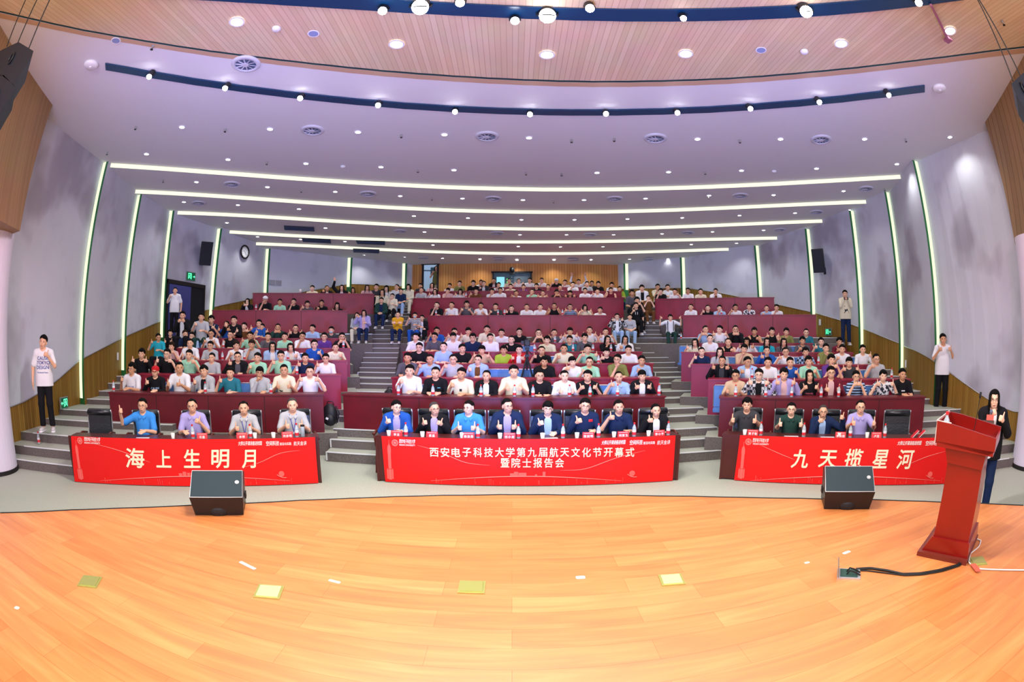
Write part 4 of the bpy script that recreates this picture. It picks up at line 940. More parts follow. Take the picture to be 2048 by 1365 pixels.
def hand(s, w, d, t, side, kind):
    """w wrist, d toward the knuckles, t toward the thumb side; side +1 = the arm at image right"""
    d = unit(d); t = unit(t-d*np.dot(t, d)); n = np.cross(d, t)*(1 if side > 0 else -1)      # n = palm normal
    s.cap(w+d*.02, w+d*.07, .025, .028, .015); s.cap(w+d*.03+t*.022, w+d*.078+t*.027, .017, .016, .012); s.cap(w+d*.03-t*.02, w+d*.075-t*.026, .017, .015, .012)
    if kind in ('up', 'fist'):
        for i, o in enumerate((.031, .0105, -.0105, -.030)):
            k = w+d*(.088-.004*abs(i-1))+t*o; m = k+n*.032+d*.008; e = m-d*.032+n*.002
            s.cap(k, m, .0112, .0105, .004); s.cap(m, e, .0105, .0095, .004)
        if kind == 'up':
            b = w+d*.035+t*.032; m = b+t*.034+d*.012; s.cap(b, m, .0145, .0118, .008); s.cap(m, m+t*.038-d*.004, .0118, .0098, .004)
        else:
            b = w+d*.035+t*.03; m = b+t*.012+d*.03+n*.015; s.cap(b, m, .0135, .0115, .008); s.cap(m, m+n*.02-t*.018, .0115, .01, .004)
    else:      # open or flat, fingers slightly bent
        bend = .012 if kind == 'flat' else .006
        for i, (o, L) in enumerate(((.031, .07), (.0105, .078), (-.0105, .073), (-.030, .058))):
            k = w+d*.088+t*o; m = k+(d+t*o*(4 if kind == 'open' else 1.5))*L*.5+n*bend*.4; e = m+(d+t*o*(4 if kind == 'open' else 1.5))*L*.5+n*bend
            s.cap(k-d*.02, m, .0112, .0098, .004); s.cap(m, e, .0098, .0082, .003)
        b = w+d*.03+t*.03; m = b+t*.026+d*.022; s.cap(b, m, .0145, .0115, .008); s.cap(m, m+t*.012+d*.032, .0112, .0092, .004)
def ik(sh, wr, l1, l2, pole):
    v = wr-sh; L = np.linalg.norm(v); L2 = min(L, (l1+l2)*.995); u = v/L; wr = sh+u*L2
    a = (l1*l1-l2*l2+L2*L2)/(2*L2); hgt = math.sqrt(max(l1*l1-a*a, 0)); p = pole-u*np.dot(pole, u); return sh+u*a+unit(p)*hgt, wr
# arm targets relative to the shoulder line centre (x sideways out, y forward negative, z up); hand kind, direction, thumb
ARM = {
 'rest': ((.12, -.33, -.185), 'flat', (-.5, -.8, -.05), (-.7, .4, .3)),
 'lap': ((.08, -.28, -.33), 'flat', (-.6, -.7, -.2), (-.5, .2, .6)),
 'chest': ((.17, -.24, -.06), 'up', (-.45, -.55, .45), (0, .1, 1)),
 'low': ((.15, -.34, -.11), 'up', (-.35, -.85, .1), (0, .05, 1)),
 'high': ((.215, -.23, .03), 'up', (-.55, -.75, .25), (-.1, .15, 1)),
 'face': ((.10, -.22, .03), 'up', (-.75, -.35, .35), (0, .2, 1)),
 'chin': ((.06, -.21, .02), 'fist', (-.4, -.2, .8), (-.6, .4, .4)),
 'fwd': ((.21, -.46, -.02), 'up', (-.1, -.95, .15), (0, .1, 1)),
 'side': ((.40, -.22, .10), 'up', (-.35, -.75, .3), (.1, .1, 1)),
 'wide': ((.42, -.08, .14), 'up', (-.4, -.7, .35), (.1, .1, 1)),
 'overhead': ((.30, -.02, .46), 'open', (.12, 0, 1), (-.7, -.2, .2)),
 'down': ((.27, -.03, -.50), 'flat', (-.03, -.12, -1), (-.3, -.9, .1)),
 'clap': ((.035, -.27, -.03), 'flat', (-.15, -.35, .9), (-.3, .8, .3)),
 'phone': ((.06, -.27, .0), 'fist', (-.5, -.6, .4), (0, .4, .9)),
 'cross': ((-.05, -.20, -.15), 'flat', (-.9, -.2, .1), (0, .1, 1)),
 'mic': ((.05, -.20, .0), 'fist', (-.5, -.3, .5), (0, .1, 1)),
 'heart': ((.10, -.24, -.0), 'fist', (-.6, -.3, .6), (-.2, -.2, .9)),
 'point': ((.10, -.42, .02), 'fist', (-.3, -.95, .05), (0, .1, 1)),
}
POSE = {'r': ('rest', 'rest'), 'p': ('lap', 'lap'), 'a': ('chest', 'rest'), 'b': ('rest', 'chest'), 'd': ('low', 'low'), 'c': ('chest', 'chest'), 'u': ('high', 'high'), 'f': ('face', 'face'), 'q': ('chin', 'rest'),
 'h': ('high', 'rest'), 'H': ('rest', 'high'), 'w': ('side', 'rest'), 'W': ('overhead', 'overhead'), 'e': ('wide', 'wide'), 'n': ('fwd', 'fwd'), 'k': ('point', 'rest'), 'o': ('face', 'side'), 'm': ('phone', 'phone'),
 'x': ('cross', 'cross'), 'v': ('overhead', 'rest'), 'l': ('low', 'rest'), 't': ('heart', 'heart'), 'g': ('clap', 'clap'), 'D': ('down', 'chest'), 'y': ('chest', 'down'), 'z': ('mic', 'chest')}
PHRASE = {'r': 'arms on desk', 'p': 'hands joined low', 'a': 'left-side thumb up', 'b': 'right-side thumb up', 'd': 'two low thumbs up', 'c': 'two thumbs at chest', 'u': 'two raised thumbs', 'f': 'both hands at chin', 'q': 'hand at chin', 'h': 'left-side thumb raised high', 'H': 'right-side thumb raised high',
 'W': 'both arms overhead', 'e': 'both thumbs spread wide', 'k': 'fist pointed forward', 'm': 'holding a phone', 'x': 'arms crossed', 'v': 'one arm overhead', 'l': 'left-side thumb low', 't': 'hands forming a heart', 'g': 'palms together', 'n': 'both thumbs pushed forward'}
STANCE = {'sit': dict(hip=.50, knee=(.10, -.43, .50), ank=(.10, -.42, .09), toe=(.11, -.56, .035)),
          'step': dict(hip=.46, knee=(.15, -.40, .50), ank=(.13, -.44, .09), toe=(.15, -.58, .035)),
          'squat': dict(hip=.30, knee=(.16, -.36, .50), ank=(.13, -.34, .09), toe=(.15, -.48, .035)),
          'stand': dict(hip=.92, knee=(.10, -.015, .50), ank=(.115, .02, .09), toe=(.15, -.12, .035))}
def skeleton(stance, pose, yaw, pitch, roll):
    st = STANCE[stance]; dz = st['hip']-.50; J = dict(dz=dz, st=st)
    lean = -.03 if stance == 'sit' else 0
    J['sc'] = V3(0, lean, .985+dz); J['sh'] = {s: V3(s*.172, lean, .985+dz) for s in (-1, 1)}
    J['R'] = np.array((Matrix.Rotation(rad(yaw), 3, 'Z') @ Matrix.Rotation(rad(pitch), 3, 'X') @ Matrix.Rotation(rad(roll), 3, 'Y')))
    J['neck'] = V3(0, lean+.005, 1.03+dz); J['head'] = V3(0, lean-.01, 1.172+dz)
    J['arm'] = {}
    for s, nm in zip((-1, 1), POSE[pose]):
        (x, y, z), kind, hd, ht = ARM[nm]; wr = J['sc']+V3(s*x, y, z); sh = J['sh'][s]+V3(0, 0, .02 if nm in ('overhead', 'wide') else 0)
        el, wr = ik(sh, wr, .275, .25, V3(s*.5, .25, -.9) if nm != 'overhead' else V3(s, .2, 0))
        J['arm'][s] = (sh, el, wr, kind, V3(s*hd[0] if True else 0, hd[1], hd[2]), V3(s*ht[0], ht[1], ht[2]))
    return J
def torso(s, J, g=0.0, wide=1.0):
    dz, y = J['dz'], J['sc'][1]
    s.ell((0, y+.025, .86+dz), (.158*wide+g, .105+g, .20+g), k=.05); s.ell((0, y*.5+.02, .66+dz), (.145*wide+g, .105+g, .20+g), k=.06); s.ell((0, .02, .52+dz), (.165*wide+g, .12+g, .11+g), k=.06)
    for q in (-1, 1):
        s.cap((q*.10, y+.01, .985+dz), (q*.165, y, .975+dz), .058+g, .058+g, .05); s.cap((q*.04, y+.015, 1.035+dz), (q*.14, y+.01, 1.0+dz), .04+g, .035+g, .03)
def legs(s, J, g=0.0, foot=True, ank=None):
    dz, st = J['dz'], J['st']
    for q in (-1, 1):
        hp = V3(q*.085, .02, .50+dz); kn = V3(q*st['knee'][0], *st['knee'][1:]); an = V3(q*st['ank'][0], *st['ank'][1:]); to = V3(q*st['toe'][0], *st['toe'][1:])
        s.cap(hp, kn, .082+g, .055+g, .04); s.cap(kn, an, .055+g, .038+g*1.5, .03)
        if foot: s.cap(an-V3(0, -.02, .045), to, .036, .03, .02)
def build_body(stance, pose, yaw=0, pitch=0, roll=0, h=.0075, smile=0):
    J = skeleton(stance, pose, yaw, pitch, roll)
    top = 1.32+J['dz']+(.30 if 'overhead' in POSE[pose] else 0)
    s = SDF((-.62, -.72, 0), (.62, .26, top), h); torso(s, J); legs(s, J)
    R, H = J['R'], J['head']; P = lambda x, y, z: H+R @ V3(x, y, z)
    s.cap(J['neck']-V3(0, 0, .03), P(0, .012, -.06), .054, .052, .03)
    s.ell(P(0, .015, .028), (.081, .095, .084), R, .02); s.ell(P(0, -.022, -.030), (.066, .070, .078), R, .03); s.ell(P(0, -.040, -.074), (.044, .040, .034), R, .03)
    s.cap(P(-.03, -.076, .026), P(.03, -.076, .026), .013, .013, .015); s.cap(P(0, -.085, .012), P(0, -.107, -.024), .008, .0125, .010)
    for q in (-1, 1):
        s.ell(P(q*.033, -.098, .006), (.017, .013, .010), R, .010, '-'); s.ell(P(q*.084, .012, -.012), (.011, .020, .032), R, .006); s.ell(P(q*.038, -.070, -.028), (.022, .018, .020), R, .015)
    s.ell(P(0, -.090, -.060), (.026, .011, .009), R, .008)
    for q in (-1, 1):
        sh, el, wr, kind, hd, ht = J['arm'][q]
        s.cap(sh, el, .047, .038, .03); s.cap(el, wr, .040, .026, .02); hand(s, wr, hd, ht, q, kind)
    me = s.mesh('person_body', [SKIN[1], M_EYEW, M_EYED, M_LIP, M_HAIRK])
    # eyes, brows and lips laid on the face
    bv = BVHTree.FromPolygons([v.co for v in me.vertices], [tuple(p.vertices) for p in me.polygons])
    mb = MB(); Rm = Matrix(R.tolist()); f = Vector((Rm @ Vector((0, 1, 0))))
    def surf(x, z):
        o = Vector(P(x, -.3, z)); hit = bv.ray_cast(o, f); return Rm.inverted() @ (hit[0]-Vector(H)) if hit[0] else Vector((x, -.08, z))
    def el(x, z, r, mi, dy=0.0, rot=0):
        q = surf(x, z); mb.mi = mi; mb.ell(Vector(P(q[0], q[1]+dy, q[2])), r, Rm @ Matrix.Rotation(rot, 3, 'Y'), 10, 6)
    for q in (-1, 1):
        el(q*.031, .005, (.0145, .0045, .0058), 1, .0015); el(q*.031, .0045, (.0068, .005, .0058), 2, -.001); el(q*.031, .0105, (.016, .0045, .0018), 4, -.0012, -q*.08); el(q*.032, .029, (.019, .0045, .0034), 4, .001, q*.10)
    el(0, -.0575, (.015, .0055, .0032), 3, .0); el(0, -.0635, (.015, .0055, .0038), 3, .0005)
    for q in (-1, 1): el(q*.015, -.0585 if smile else -.060, (.011, .005, .0028), 3, .0005, -q*(.35 if smile else .0))
    if smile: el(0, -.0605, (.014, .006, .0024), 1, -.0006)
    co = np.zeros(len(me.vertices)*3, np.float32); me.vertices.foreach_get('co', co); nv = len(me.vertices)
    Fq = np.zeros(len(me.loops), np.int32); me.loops.foreach_get('vertex_index', Fq)
    V = np.concatenate([co.reshape(-1, 3), np.array([tuple(v) for v in mb.v])]); F = np.concatenate([Fq.reshape(-1, 4), np.array(mb.f)+nv]); mi = np.concatenate([np.zeros(len(me.polygons), int), np.array(mb.m)])
    bpy.data.meshes.remove(me); m2 = np_mesh('person_body', V, F, [SKIN[1], M_EYEW, M_EYED, M_LIP, M_HAIRK], mi)
    return m2, J
def build_cloth(J, kind, pose, h=.012):
    """kind: tee, long, jacket, inner, trousers, tank"""
    dz = J['dz']
    top = 1.10+dz+(.42 if 'overhead' in POSE[pose] else .1)
    lo = (-.60, -.66, .36+dz) if kind != 'trousers' else (-.32, -.60, .04)
    hi = (.60, .24, top) if kind != 'trousers' else (.32, .24, .70+dz)
    s = SDF(lo, hi, h)
    if kind == 'trousers':
        s.ell((0, .02, .55+dz), (.175, .128, .13), k=.05); legs(s, J, .018, False); s.below(.10); return s.mesh('trousers', [M_HAIRK])
    g = {'tee': .016, 'long': .018, 'jacket': .034, 'inner': .012, 'tank': .013}[kind]
    torso(s, J, g)
    y = J['sc'][1]; s.ell((0, y*.5+.02, .60+dz), (.158+g, .118+g, .16+g), k=.05)
    if J['st'] is STANCE['stand']: s.cap((-.06, .02, .72+dz), (-.065, .02, .40+dz), .115+g, .125+g, .05); s.cap((.06, .02, .72+dz), (.065, .02, .40+dz), .115+g, .125+g, .05)
    if kind not in ('inner', 'tank'):
        for q in (-1, 1):
            sh, el, wr, *_ = J['arm'][q]; e2 = sh+(el-sh)*.78
            if kind == 'tee': s.cap(sh, e2, .060, .064, .03)
            else:
                e = .012 if kind == 'jacket' else 0; w2 = wr+(el-wr)*.10
                s.cap(sh, el, .060+e, .054+e, .03); s.cap(el, w2, .054+e, .037+e, .02)
    H = J['neck']; s.ell((0, H[1]-.035, H[2]+.035), (.068, .07, .055), k=.012, op='-')
    if kind == 'tank':
        for q in (-1, 1): s.ell((q*.20, y, 1.0+dz), (.075, .1, .09), k=.01, op='-')
    if kind in ('jacket',):      # open front
        s.cap((0, y-.135, 1.06+dz), (0, y-.125, .46+dz), .095, .052, .008, '-'); s.cap((0, y-.10, 1.08+dz), (0, y-.13, .85+dz), .07, .06, .008, '-')
    if kind in ('jacket', 'long'): 
        for q in (-1, 1): s.cap((q*.060, H[1]+.02, H[2]+.02), (q*.052, H[1]-.06, H[2]-.015), .014, .012, .01)
        s.cap((-.06, H[1]+.02, H[2]+.02), (.06, H[1]+.045, H[2]+.025), .014, .014, .01); s.cap((.06, H[1]+.02, H[2]+.02), (-.06, H[1]+.045, H[2]+.025), .014, .014, .01)
    s.below(.46+dz-(.06 if J['st'] is STANCE['stand'] else 0)); return s.mesh('garment', [M_HAIRK])
def build_collar(J):
    H = J['neck']; m = MB()
    for q in (-1, 1):
        a = Vector((q*.012, H[1]-.088, H[2]-.045)); pts_o = [Vector((q*.066, H[1]-.03, H[2]+.025)), Vector((q*.040, H[1]-.075, H[2]-.005)), a]
        pts_i = [Vector((q*.086, H[1]-.04, H[2]-.02)), Vector((q*.070, H[1]-.098, H[2]-.045)), Vector((q*.040, H[1]-.118, H[2]-.072))]
        for off in (0, -.006): m.add([p+Vector((0, off, 0)) for p in pts_o+pts_i], [(0, 1, 4, 3), (1, 2, 5, 4)])
    m.tube([(-.066, H[1]-.03, H[2]+.02), (-.06, H[1]+.03, H[2]+.035), (0, H[1]+.055, H[2]+.04), (.06, H[1]+.03, H[2]+.035), (.066, H[1]-.03, H[2]+.02)], .011, 6)
    return m.mesh('collar', [M_HAIRK], True)
def sstep(a, b, x): t = min(max((x-a)/(b-a), 0), 1); return t*t*(3-2*t)
HSTY = {      # front hairline, side, back (degrees from the crown), thickness, fluff, long drop, bald radius
 'c': (57, 86, 118, .03, .3, 0, 0), 's': (65, 92, 122, .09, .9, 0, 0), 'f': (73, 97, 126, .13, 1.4, 0, 0), 'b': (84, 98, 126, .10, .8, 0, 0), 'r': (48, 84, 116, .02, .2, 0, 38), 'x': (46, 82, 112, .012, .1, 0, 0),
 'l': (60, 100, 130, .07, .5, .29, 0), 'm': (74, 100, 130, .08, .6, .25, 0), 'o': (50, 88, 122, .04, .3, 0, 0)}
def build_hair(st, seed=1):
    rng = random.Random(seed); fr, sd, bk, th, fl, drop, bald = HSTY[st]; th *= 1.25; NA, NT = 52, 16; vo, vi = [], []
    ph = [rng.uniform(0, 6.28) for _ in range(6)]
    for i in range(NA):
        a = 2*PI*i/NA; az = abs((a+PI) % (2*PI)-PI)      # 0 = face front
        w = sstep(rad(35), rad(80), az); w2 = sstep(rad(95), rad(150), az); lim = fr+(sd-fr)*w+(bk-sd)*w2
        lim += (3.5*fl*math.sin(a*5+ph[0])+2.8*fl*math.sin(a*11+ph[1])+2*fl*(1 if i % 2 else -1)) if az < rad(95) else 0
        long_ = drop*sstep(rad(48), rad(72), az)
        for j in range(NT+1):
            f = j/NT; t = rad(lim*min(f/.72, 1)) if long_ > 0 else rad(lim)*f
            fx = 1+th*(1-.75*sstep(.6, 1, f) if not long_ else 1)+.016*fl*math.sin(a*7+ph[2]+f*5)+.014*fl*math.sin(a*15+ph[3]-f*4)+.02*fl*math.sin(f*8+ph[4]+a*2)
            if bald: fx -= .10*(1-sstep(rad(bald), rad(bald+14), t))*(1 if az < rad(120) else .6)
            x, y, z = .090*math.sin(t)*math.sin(a), -.102*math.sin(t)*math.cos(a), .096*math.cos(t)
            x, y, z = x*fx, y*fx+.018, z*fx+.030
            if long_ and f > .72:
                g = (f-.72)/.28; z -= long_*g; x *= 1+.10*math.sin(g*PI)+.05*g; y = y*(1-.1*g)+(.03*sstep(rad(100), rad(150), az)-.055*(1-sstep(rad(95), rad(130), az)))*g
            vo.append((x, y, z)); k = .84 if not (long_ and f > .72) else .80; vi.append((x*k, (y-.018)*k+.018, (z-.03)*k+.03 if not (long_ and f > .72) else z))
    n = NA*(NT+1); F = []
    for i in range(NA):
        i2 = (i+1) % NA
        for j in range(NT):
            a, b, c, d = i*(NT+1)+j, i2*(NT+1)+j, i2*(NT+1)+j+1, i*(NT+1)+j+1; F.append((a, d, c, b)); F.append((n+a, n+b, n+c, n+d))
        a, b = i*(NT+1)+NT, i2*(NT+1)+NT; F.append((a, n+a, n+b, b))
    me = MB(); me.add(vo+vi, F)
    if st == 'o': me.ell((0, .125, .035), (.032, .035, .035)); me.tube([(0, .12, .02), (0, .145, -.06), (0, .13, -.15)], [.022, .022, .008], 8)
    return me.mesh('hair', [M_HAIRK], True)
def build_glasses():
    m = MB(); R = Matrix.Rotation(PI/2, 3, 'X')
    for q in (-1, 1):
        m.torus((q*.033, -.100, .004), .0215, .0018, R, 18, 4, .86); m.tube([(q*.055, -.099, .008), (q*.082, -.07, .009), (q*.089, .01, .004)], .0017, 4)
    m.tube([(-.012, -.101, .008), (0, -.104, .010), (.012, -.101, .008)], .0018, 4); return m.mesh('glasses', [M_BLACK])
def build_cap():
    m = MB(); vs = []; NA, NT = 28, 8
    m.lathe([(.001, .118), (.035, .114), (.068, .098), (.091, .070), (.099, .035), (.099, .020)], (0, .015, .012), NA, cap=False)
    poly = [(-.075, -.075), (-.06, -.125), (-.03, -.155), (0, -.163), (.03, -.155), (.06, -.125), (.075, -.075)]
    m.hull2([(x, y, .030-abs(x)*.22) for x, y in poly], [(x, y, .036-abs(x)*.22) for x, y in poly]); return m.mesh('cap', [M_HAIRK], True)
def build_mask():
    m = MB(); m.ell((0, -.060, -.045), (.058, .050, .042)); return m.mesh('face_mask', [M_WHITE], True)
M_EYEW = mat('eye_white', 'd9d4cf', .3); M_EYED = mat('eye_dark', '1c120e', .25); M_LIP = mat('lips', 'b0655a', .5); M_HAIRK = mat('hair_black', '0e0b0a', .8, spec=.12, noise=(60, '0b0908', .8))
HAIRM = {'K': M_HAIRK, 'J': mat('hair_brown', '2a1b13', .8, spec=.12, noise=(60, '22150e', .8)), 'G': mat('hair_grey', '4a4643', .8, spec=.12, noise=(60, '393533', .8))}
SKIN = [mat('skin_light', 'f0c4a8', .5, spec=.3), mat('skin_medium', 'e3b090', .5, spec=.3), mat('skin_tan', 'd39e7a', .5, spec=.3), mat('skin_warm', 'eab898', .5, spec=.3)]
CLR = {'W': ('white', 'e6e6ea'), 'K': ('black', '17171b'), 'N': ('navy', '1b2a4c'), 'T': ('teal', '2b7486'), 'Q': ('turquoise', '29a3b8'), 'G': ('light grey', 'b4b6ba'), 'D': ('dark grey', '57555c'), 'B': ('blue', '2455a8'), 'L': ('light blue', '9fbbe0'),
 'Y': ('yellow', 'dca526'), 'R': ('red', 'c2222c'), 'P': ('purple', '5f3a86'), 'M': ('mint green', '9fd6b8'), 'O': ('olive', '7d7f4a'), 'C': ('cream', 'e2dabf'), 'H': ('charcoal', '3b3c40'), 'J': ('brown', '6b4526'), 'V': ('lavender', 'aaa0d6'), 'E': ('lime green', '9fbd3c'), 'U': ('maroon', '6b1f30'), 'Z': ('beige', 'cdb090'), 'X': ('bright blue', '3f8fe0'), 'F': ('dark green', '24403a'), 'I': ('pink', 'd9b0b0')}
def cloth_mat(c, pattern=None):
    nm = 'cloth_%s%s' % (CLR[c][0].replace(' ', '_'), '_'+pattern if pattern else '')
    if nm in MATS: return MATS[nm]
    if pattern in ('plaid', 'striped', 'floral'):
        def f(nt, b):
            tc = N(nt, 'ShaderNodeTexCoord')
            if pattern == 'striped': t = N(nt, 'ShaderNodeTexWave', Scale=5.5); t.bands_direction = 'Z'; out = t.outputs['Fac']
            elif pattern == 'plaid': t = N(nt, 'ShaderNodeTexChecker', Scale=16.0); out = t.outputs['Fac']
            else: t = N(nt, 'ShaderNodeTexNoise', Scale=17.0, Detail=2.0); out = t.outputs['Fac']
            nt.links.new(tc.outputs['Object'], t.inputs['Vector']); r = ramp(nt, [(.44, CLR[c][1]), (.56, 'd8d8da' if c in 'KNHDB' else '2d3140')]); nt.links.new(out, r.inputs['Fac']); nt.links.new(r.outputs['Color'], b.inputs['Base Color'])
        return node_mat(nm, f, .85, .15)
    return mat(nm, CLR[c][1], .85, spec=.15, bump=(9, .35))
CACHE = {}
def info_mat(name, rough, spec, bump=None, noise=.0):
    m = mat(name, '888888', rough, spec=spec, bump=bump); nt = m.node_tree; b = nt.nodes['Principled BSDF']; oi = N(nt, 'ShaderNodeObjectInfo')
    nt.links.new(oi.outputs['Color'], b.inputs['Base Color']); return m
M_CLOTH = info_mat('woven_cloth', .85, .15, (9, .35)); M_SKINC = info_mat('skin', .5, .3)
PLAIN = {}
for k_, (nm_, hx_) in CLR.items(): PLAIN['cloth_'+nm_.replace(' ', '_')] = (*lin(hx_), 1)
for i_, hx_ in enumerate(('f0c4a8', 'e3b090', 'd39e7a', 'eab898')): PLAIN[SKIN[i_].name] = (*lin(hx_), 1)
def cached(key, fn):
    if key not in CACHE: CACHE[key] = fn()
    return CACHE[key]
HEADROLL = {'r': 2, 'a': 5, 'd': -3, 'u': 3, 'c': -4, 'f': 0, 'h': -5, 'q': 6, 'b': -5}
ART = {'t': 'T-shirt', 's': 'collared shirt', 'p': 'polo shirt', 'l': 'long-sleeved top', 'j': 'jacket', 'k': 'tank top'}
def override(o, slot, m):
    '''same mesh for every wearer: plain cloth and skin take the object's own colour, other materials get one shared copy of the mesh'''
    if m.name in PLAIN: o.color = PLAIN[m.name]; m = M_SKINC if m.name.startswith('skin') else M_CLOTH
    key = ('mm', o.data.name, slot, m.name)
    if o.data.materials[slot] == m: return
    def mk():
        d = o.data.copy(); d.materials[slot] = m; return d
    o.data = cached(key, mk)
def person(loc, rz, code, label, stance='sit', scale=1.0, group=None, skin=None, tr=None, name='person', sx=None):
    """code: garment+colour[+inner colour][~pattern],pose[yaw][,hair][,flags]"""
    tok = code.split(','); g = tok[0]; pat = None
    if '~' in g: g, pat = g.split('~')
    pose = tok[1][0]; yaw = {'': 0, '>': 28, '<': -28, '/': 0, '\\': 0}.get(tok[1][1:2], 0); roll = {'/': 12, '\\': -12}.get(tok[1][1:2], HEADROLL.get(pose, 0))
    hair = tok[2] if len(tok) > 2 and tok[2] else 's'; flags = tok[3] if len(tok) > 3 else ''
    key = (stance, pose, yaw, roll); body, J = cached(('body',)+key, lambda: build_body(stance, pose, yaw, 3, roll, .0075, smile=pose in 'adu'))
    root = thing(name, label, 'person', loc, rz, group); root.scale = ((sx or 1)*scale, scale, scale)
    b = link('body', body, root); rs = random.Random(int(abs(loc[0]*977+loc[1]*313)*10)); override(b, 0, SKIN[skin if skin is not None else rs.choice((0, 1, 3, 1, 2, 3))])
    ck = lambda k: ('cloth', stance, pose, k) if k not in ('trousers', 'inner') else ('cloth', stance, k)
    def garment(k, nm, m):
        me = cached(ck(k), lambda: build_cloth(J, k, pose)); o = link(nm, me, root); override(o, 0, m); return o
    kind = g[0]; m = cloth_mat(g[1], pat); body_g = None
    if kind in 'tp': body_g = garment('tee', 'shirt', m)
    elif kind == 'k': body_g = garment('tank', 'shirt', m)
    elif kind in 'ls': body_g = garment('long' if kind == 'l' else 'tee', 'shirt', m)
    elif kind == 'j': body_g = garment('jacket', 'jacket', m); garment('inner', 'shirt', cloth_mat(g[2]))
    if kind in 'sp' or 'C' in flags:
        o = link('collar', cached(('collar', stance), lambda: build_collar(J)), root); override(o, 0, cloth_mat(g[2]) if kind == 'j' else m)
    if tr is not None or stance != 'sit': tm = tr if tr is not None else 'K'
    else: tm = 'N'
    o = garment('trousers', 'trousers', cloth_mat(tm))
    HM = Matrix(J['R'].tolist()).to_4x4(); HM.translation = Vector(J['head'])
    if 'A' not in flags:
        ho = link('hair', cached(('hair', hair), lambda: build_hair(hair[0], sum(map(ord, hair)))), root); ho.matrix_local = HM; override(ho, 0, HAIRM['G' if 'g' in flags else 'J' if 'j' in flags else 'K'])
    if 'G' in flags: x = link('glasses', cached('glasses', build_glasses), root); x.matrix_local = HM
    if 'c' in flags or 'w' in flags:
        x = link('cap', cached('cap', build_cap), root); x.matrix_local = HM; override(x, 0, cloth_mat('R' if 'c' in flags else 'W'))
    if 'M' in flags: x = link('face_mask', cached('mask', build_mask), root); x.matrix_local = HM; override(x, 0, mat('mask_blue', 'a9c9dc', .7))
    if 'S' in flags or stance != 'sit':
        def shoes():
            m_ = MB(); st = J['st']
            for q in (-1, 1):
                a = Vector((q*st['ank'][0], st['ank'][1], .045)); t = Vector((q*st['toe'][0], st['toe'][1], .035)); d = (t-a).normalized(); c = (a+t)/2+d*.0
                Rm = Matrix.Rotation(math.atan2(d[1], d[0])-PI/2, 3, 'Z'); m_.ell(c+Vector((0, 0, .012)), (.050, .135, .052), Rm, 14, 8); m_.rbox(c+Vector((0, 0, -.024)), (.047, .135, .012), .045, Rm, 5)
            return m_
        key_ = ('shoe', stance)
        if key_ not in CACHE:
            out = []
            st = J['st']
            for q in (-1, 1):
                m_ = MB(); a = Vector((q*st['ank'][0], st['ank'][1]+.03, 0)); t = Vector((q*st['toe'][0], st['toe'][1]-.02, 0)); d = (t-a).normalized(); c = (a+t)/2; L = (t-a).length/2+.03
                Rm = Matrix.Rotation(math.atan2(d[1], d[0])-PI/2, 3, 'Z'); m_.mi = 0; m_.ell(c+Vector((0, 0, .045)), (.049, L, .042), Rm, 14, 8); m_.ell(a-d*.0+Vector((0, 0, .07)), (.045, .055, .05), Rm, 12, 8); m_.mi = 1; m_.rbox(c+Vector((0, 0, .013)), (.047, L+.004, .013), .045, Rm, 5)
                out.append(m_.mesh('shoe', [M_WHITE, M_WHITE], True))
            CACHE[key_] = out
        for me in CACHE[key_]: o = link('shoe', me, root); override(o, 0, mat('shoe_cloth', 'c9c4c4', .7) if 'k' not in flags else M_BLACK)
    return root, J, body_g
def decal(root, garm, items, mt, name='shirt_print', back=.004):
    """project small flat artwork onto the front of a garment; items: list of (mesh or MB, x, z, scale)"""
    me = garm.data; bv = BVHTree.FromPolygons([v.co for v in me.vertices], [tuple(p.vertices) for p in me.polygons]); V, F = [], []
    for src, x0, z0, sc in items:
        vs = [v.co for v in src.vertices] if hasattr(src, 'vertices') else [Vector(v) for v in src.v]
        fs = [tuple(p.vertices) for p in src.polygons] if hasattr(src, 'polygons') else src.f
        o = len(V)
        for v in vs:
            x, z = x0+v[0]*sc, z0+v[1]*sc; hit = bv.ray_cast(Vector((x, -.6, z)), Vector((0, 1, 0)))
            y = hit[0][1] if hit[0] is not None else -.12
            V.append((x, y-back-max(v[2], 0)*.2, z))
        F += [tuple(o+i for i in f) for f in fs]
    m = MB(); m.add(V, F); return m.obj(name, mt, root)
def lanyard(root, garm, col, low=.74):
    bv = BVHTree.FromPolygons([v.co for v in garm.data.vertices], [tuple(p.vertices) for p in garm.data.polygons]); m = MB()
    for q in (-1, 1):
        P = []
        for k in range(9):
            f = k/8; x, z = q*.062*(1-f), 1.03-(1.03-low)*f; h_ = bv.ray_cast(Vector((x, -.6, z)), Vector((0, 1, 0))); y = h_[0][1] if h_[0] is not None else -.10; P.append(Vector((x, y-.010, z)))
        m.tube(P, .006, 4)
    return m.obj('lanyard', mat('lanyard_'+col, col, .6), root)
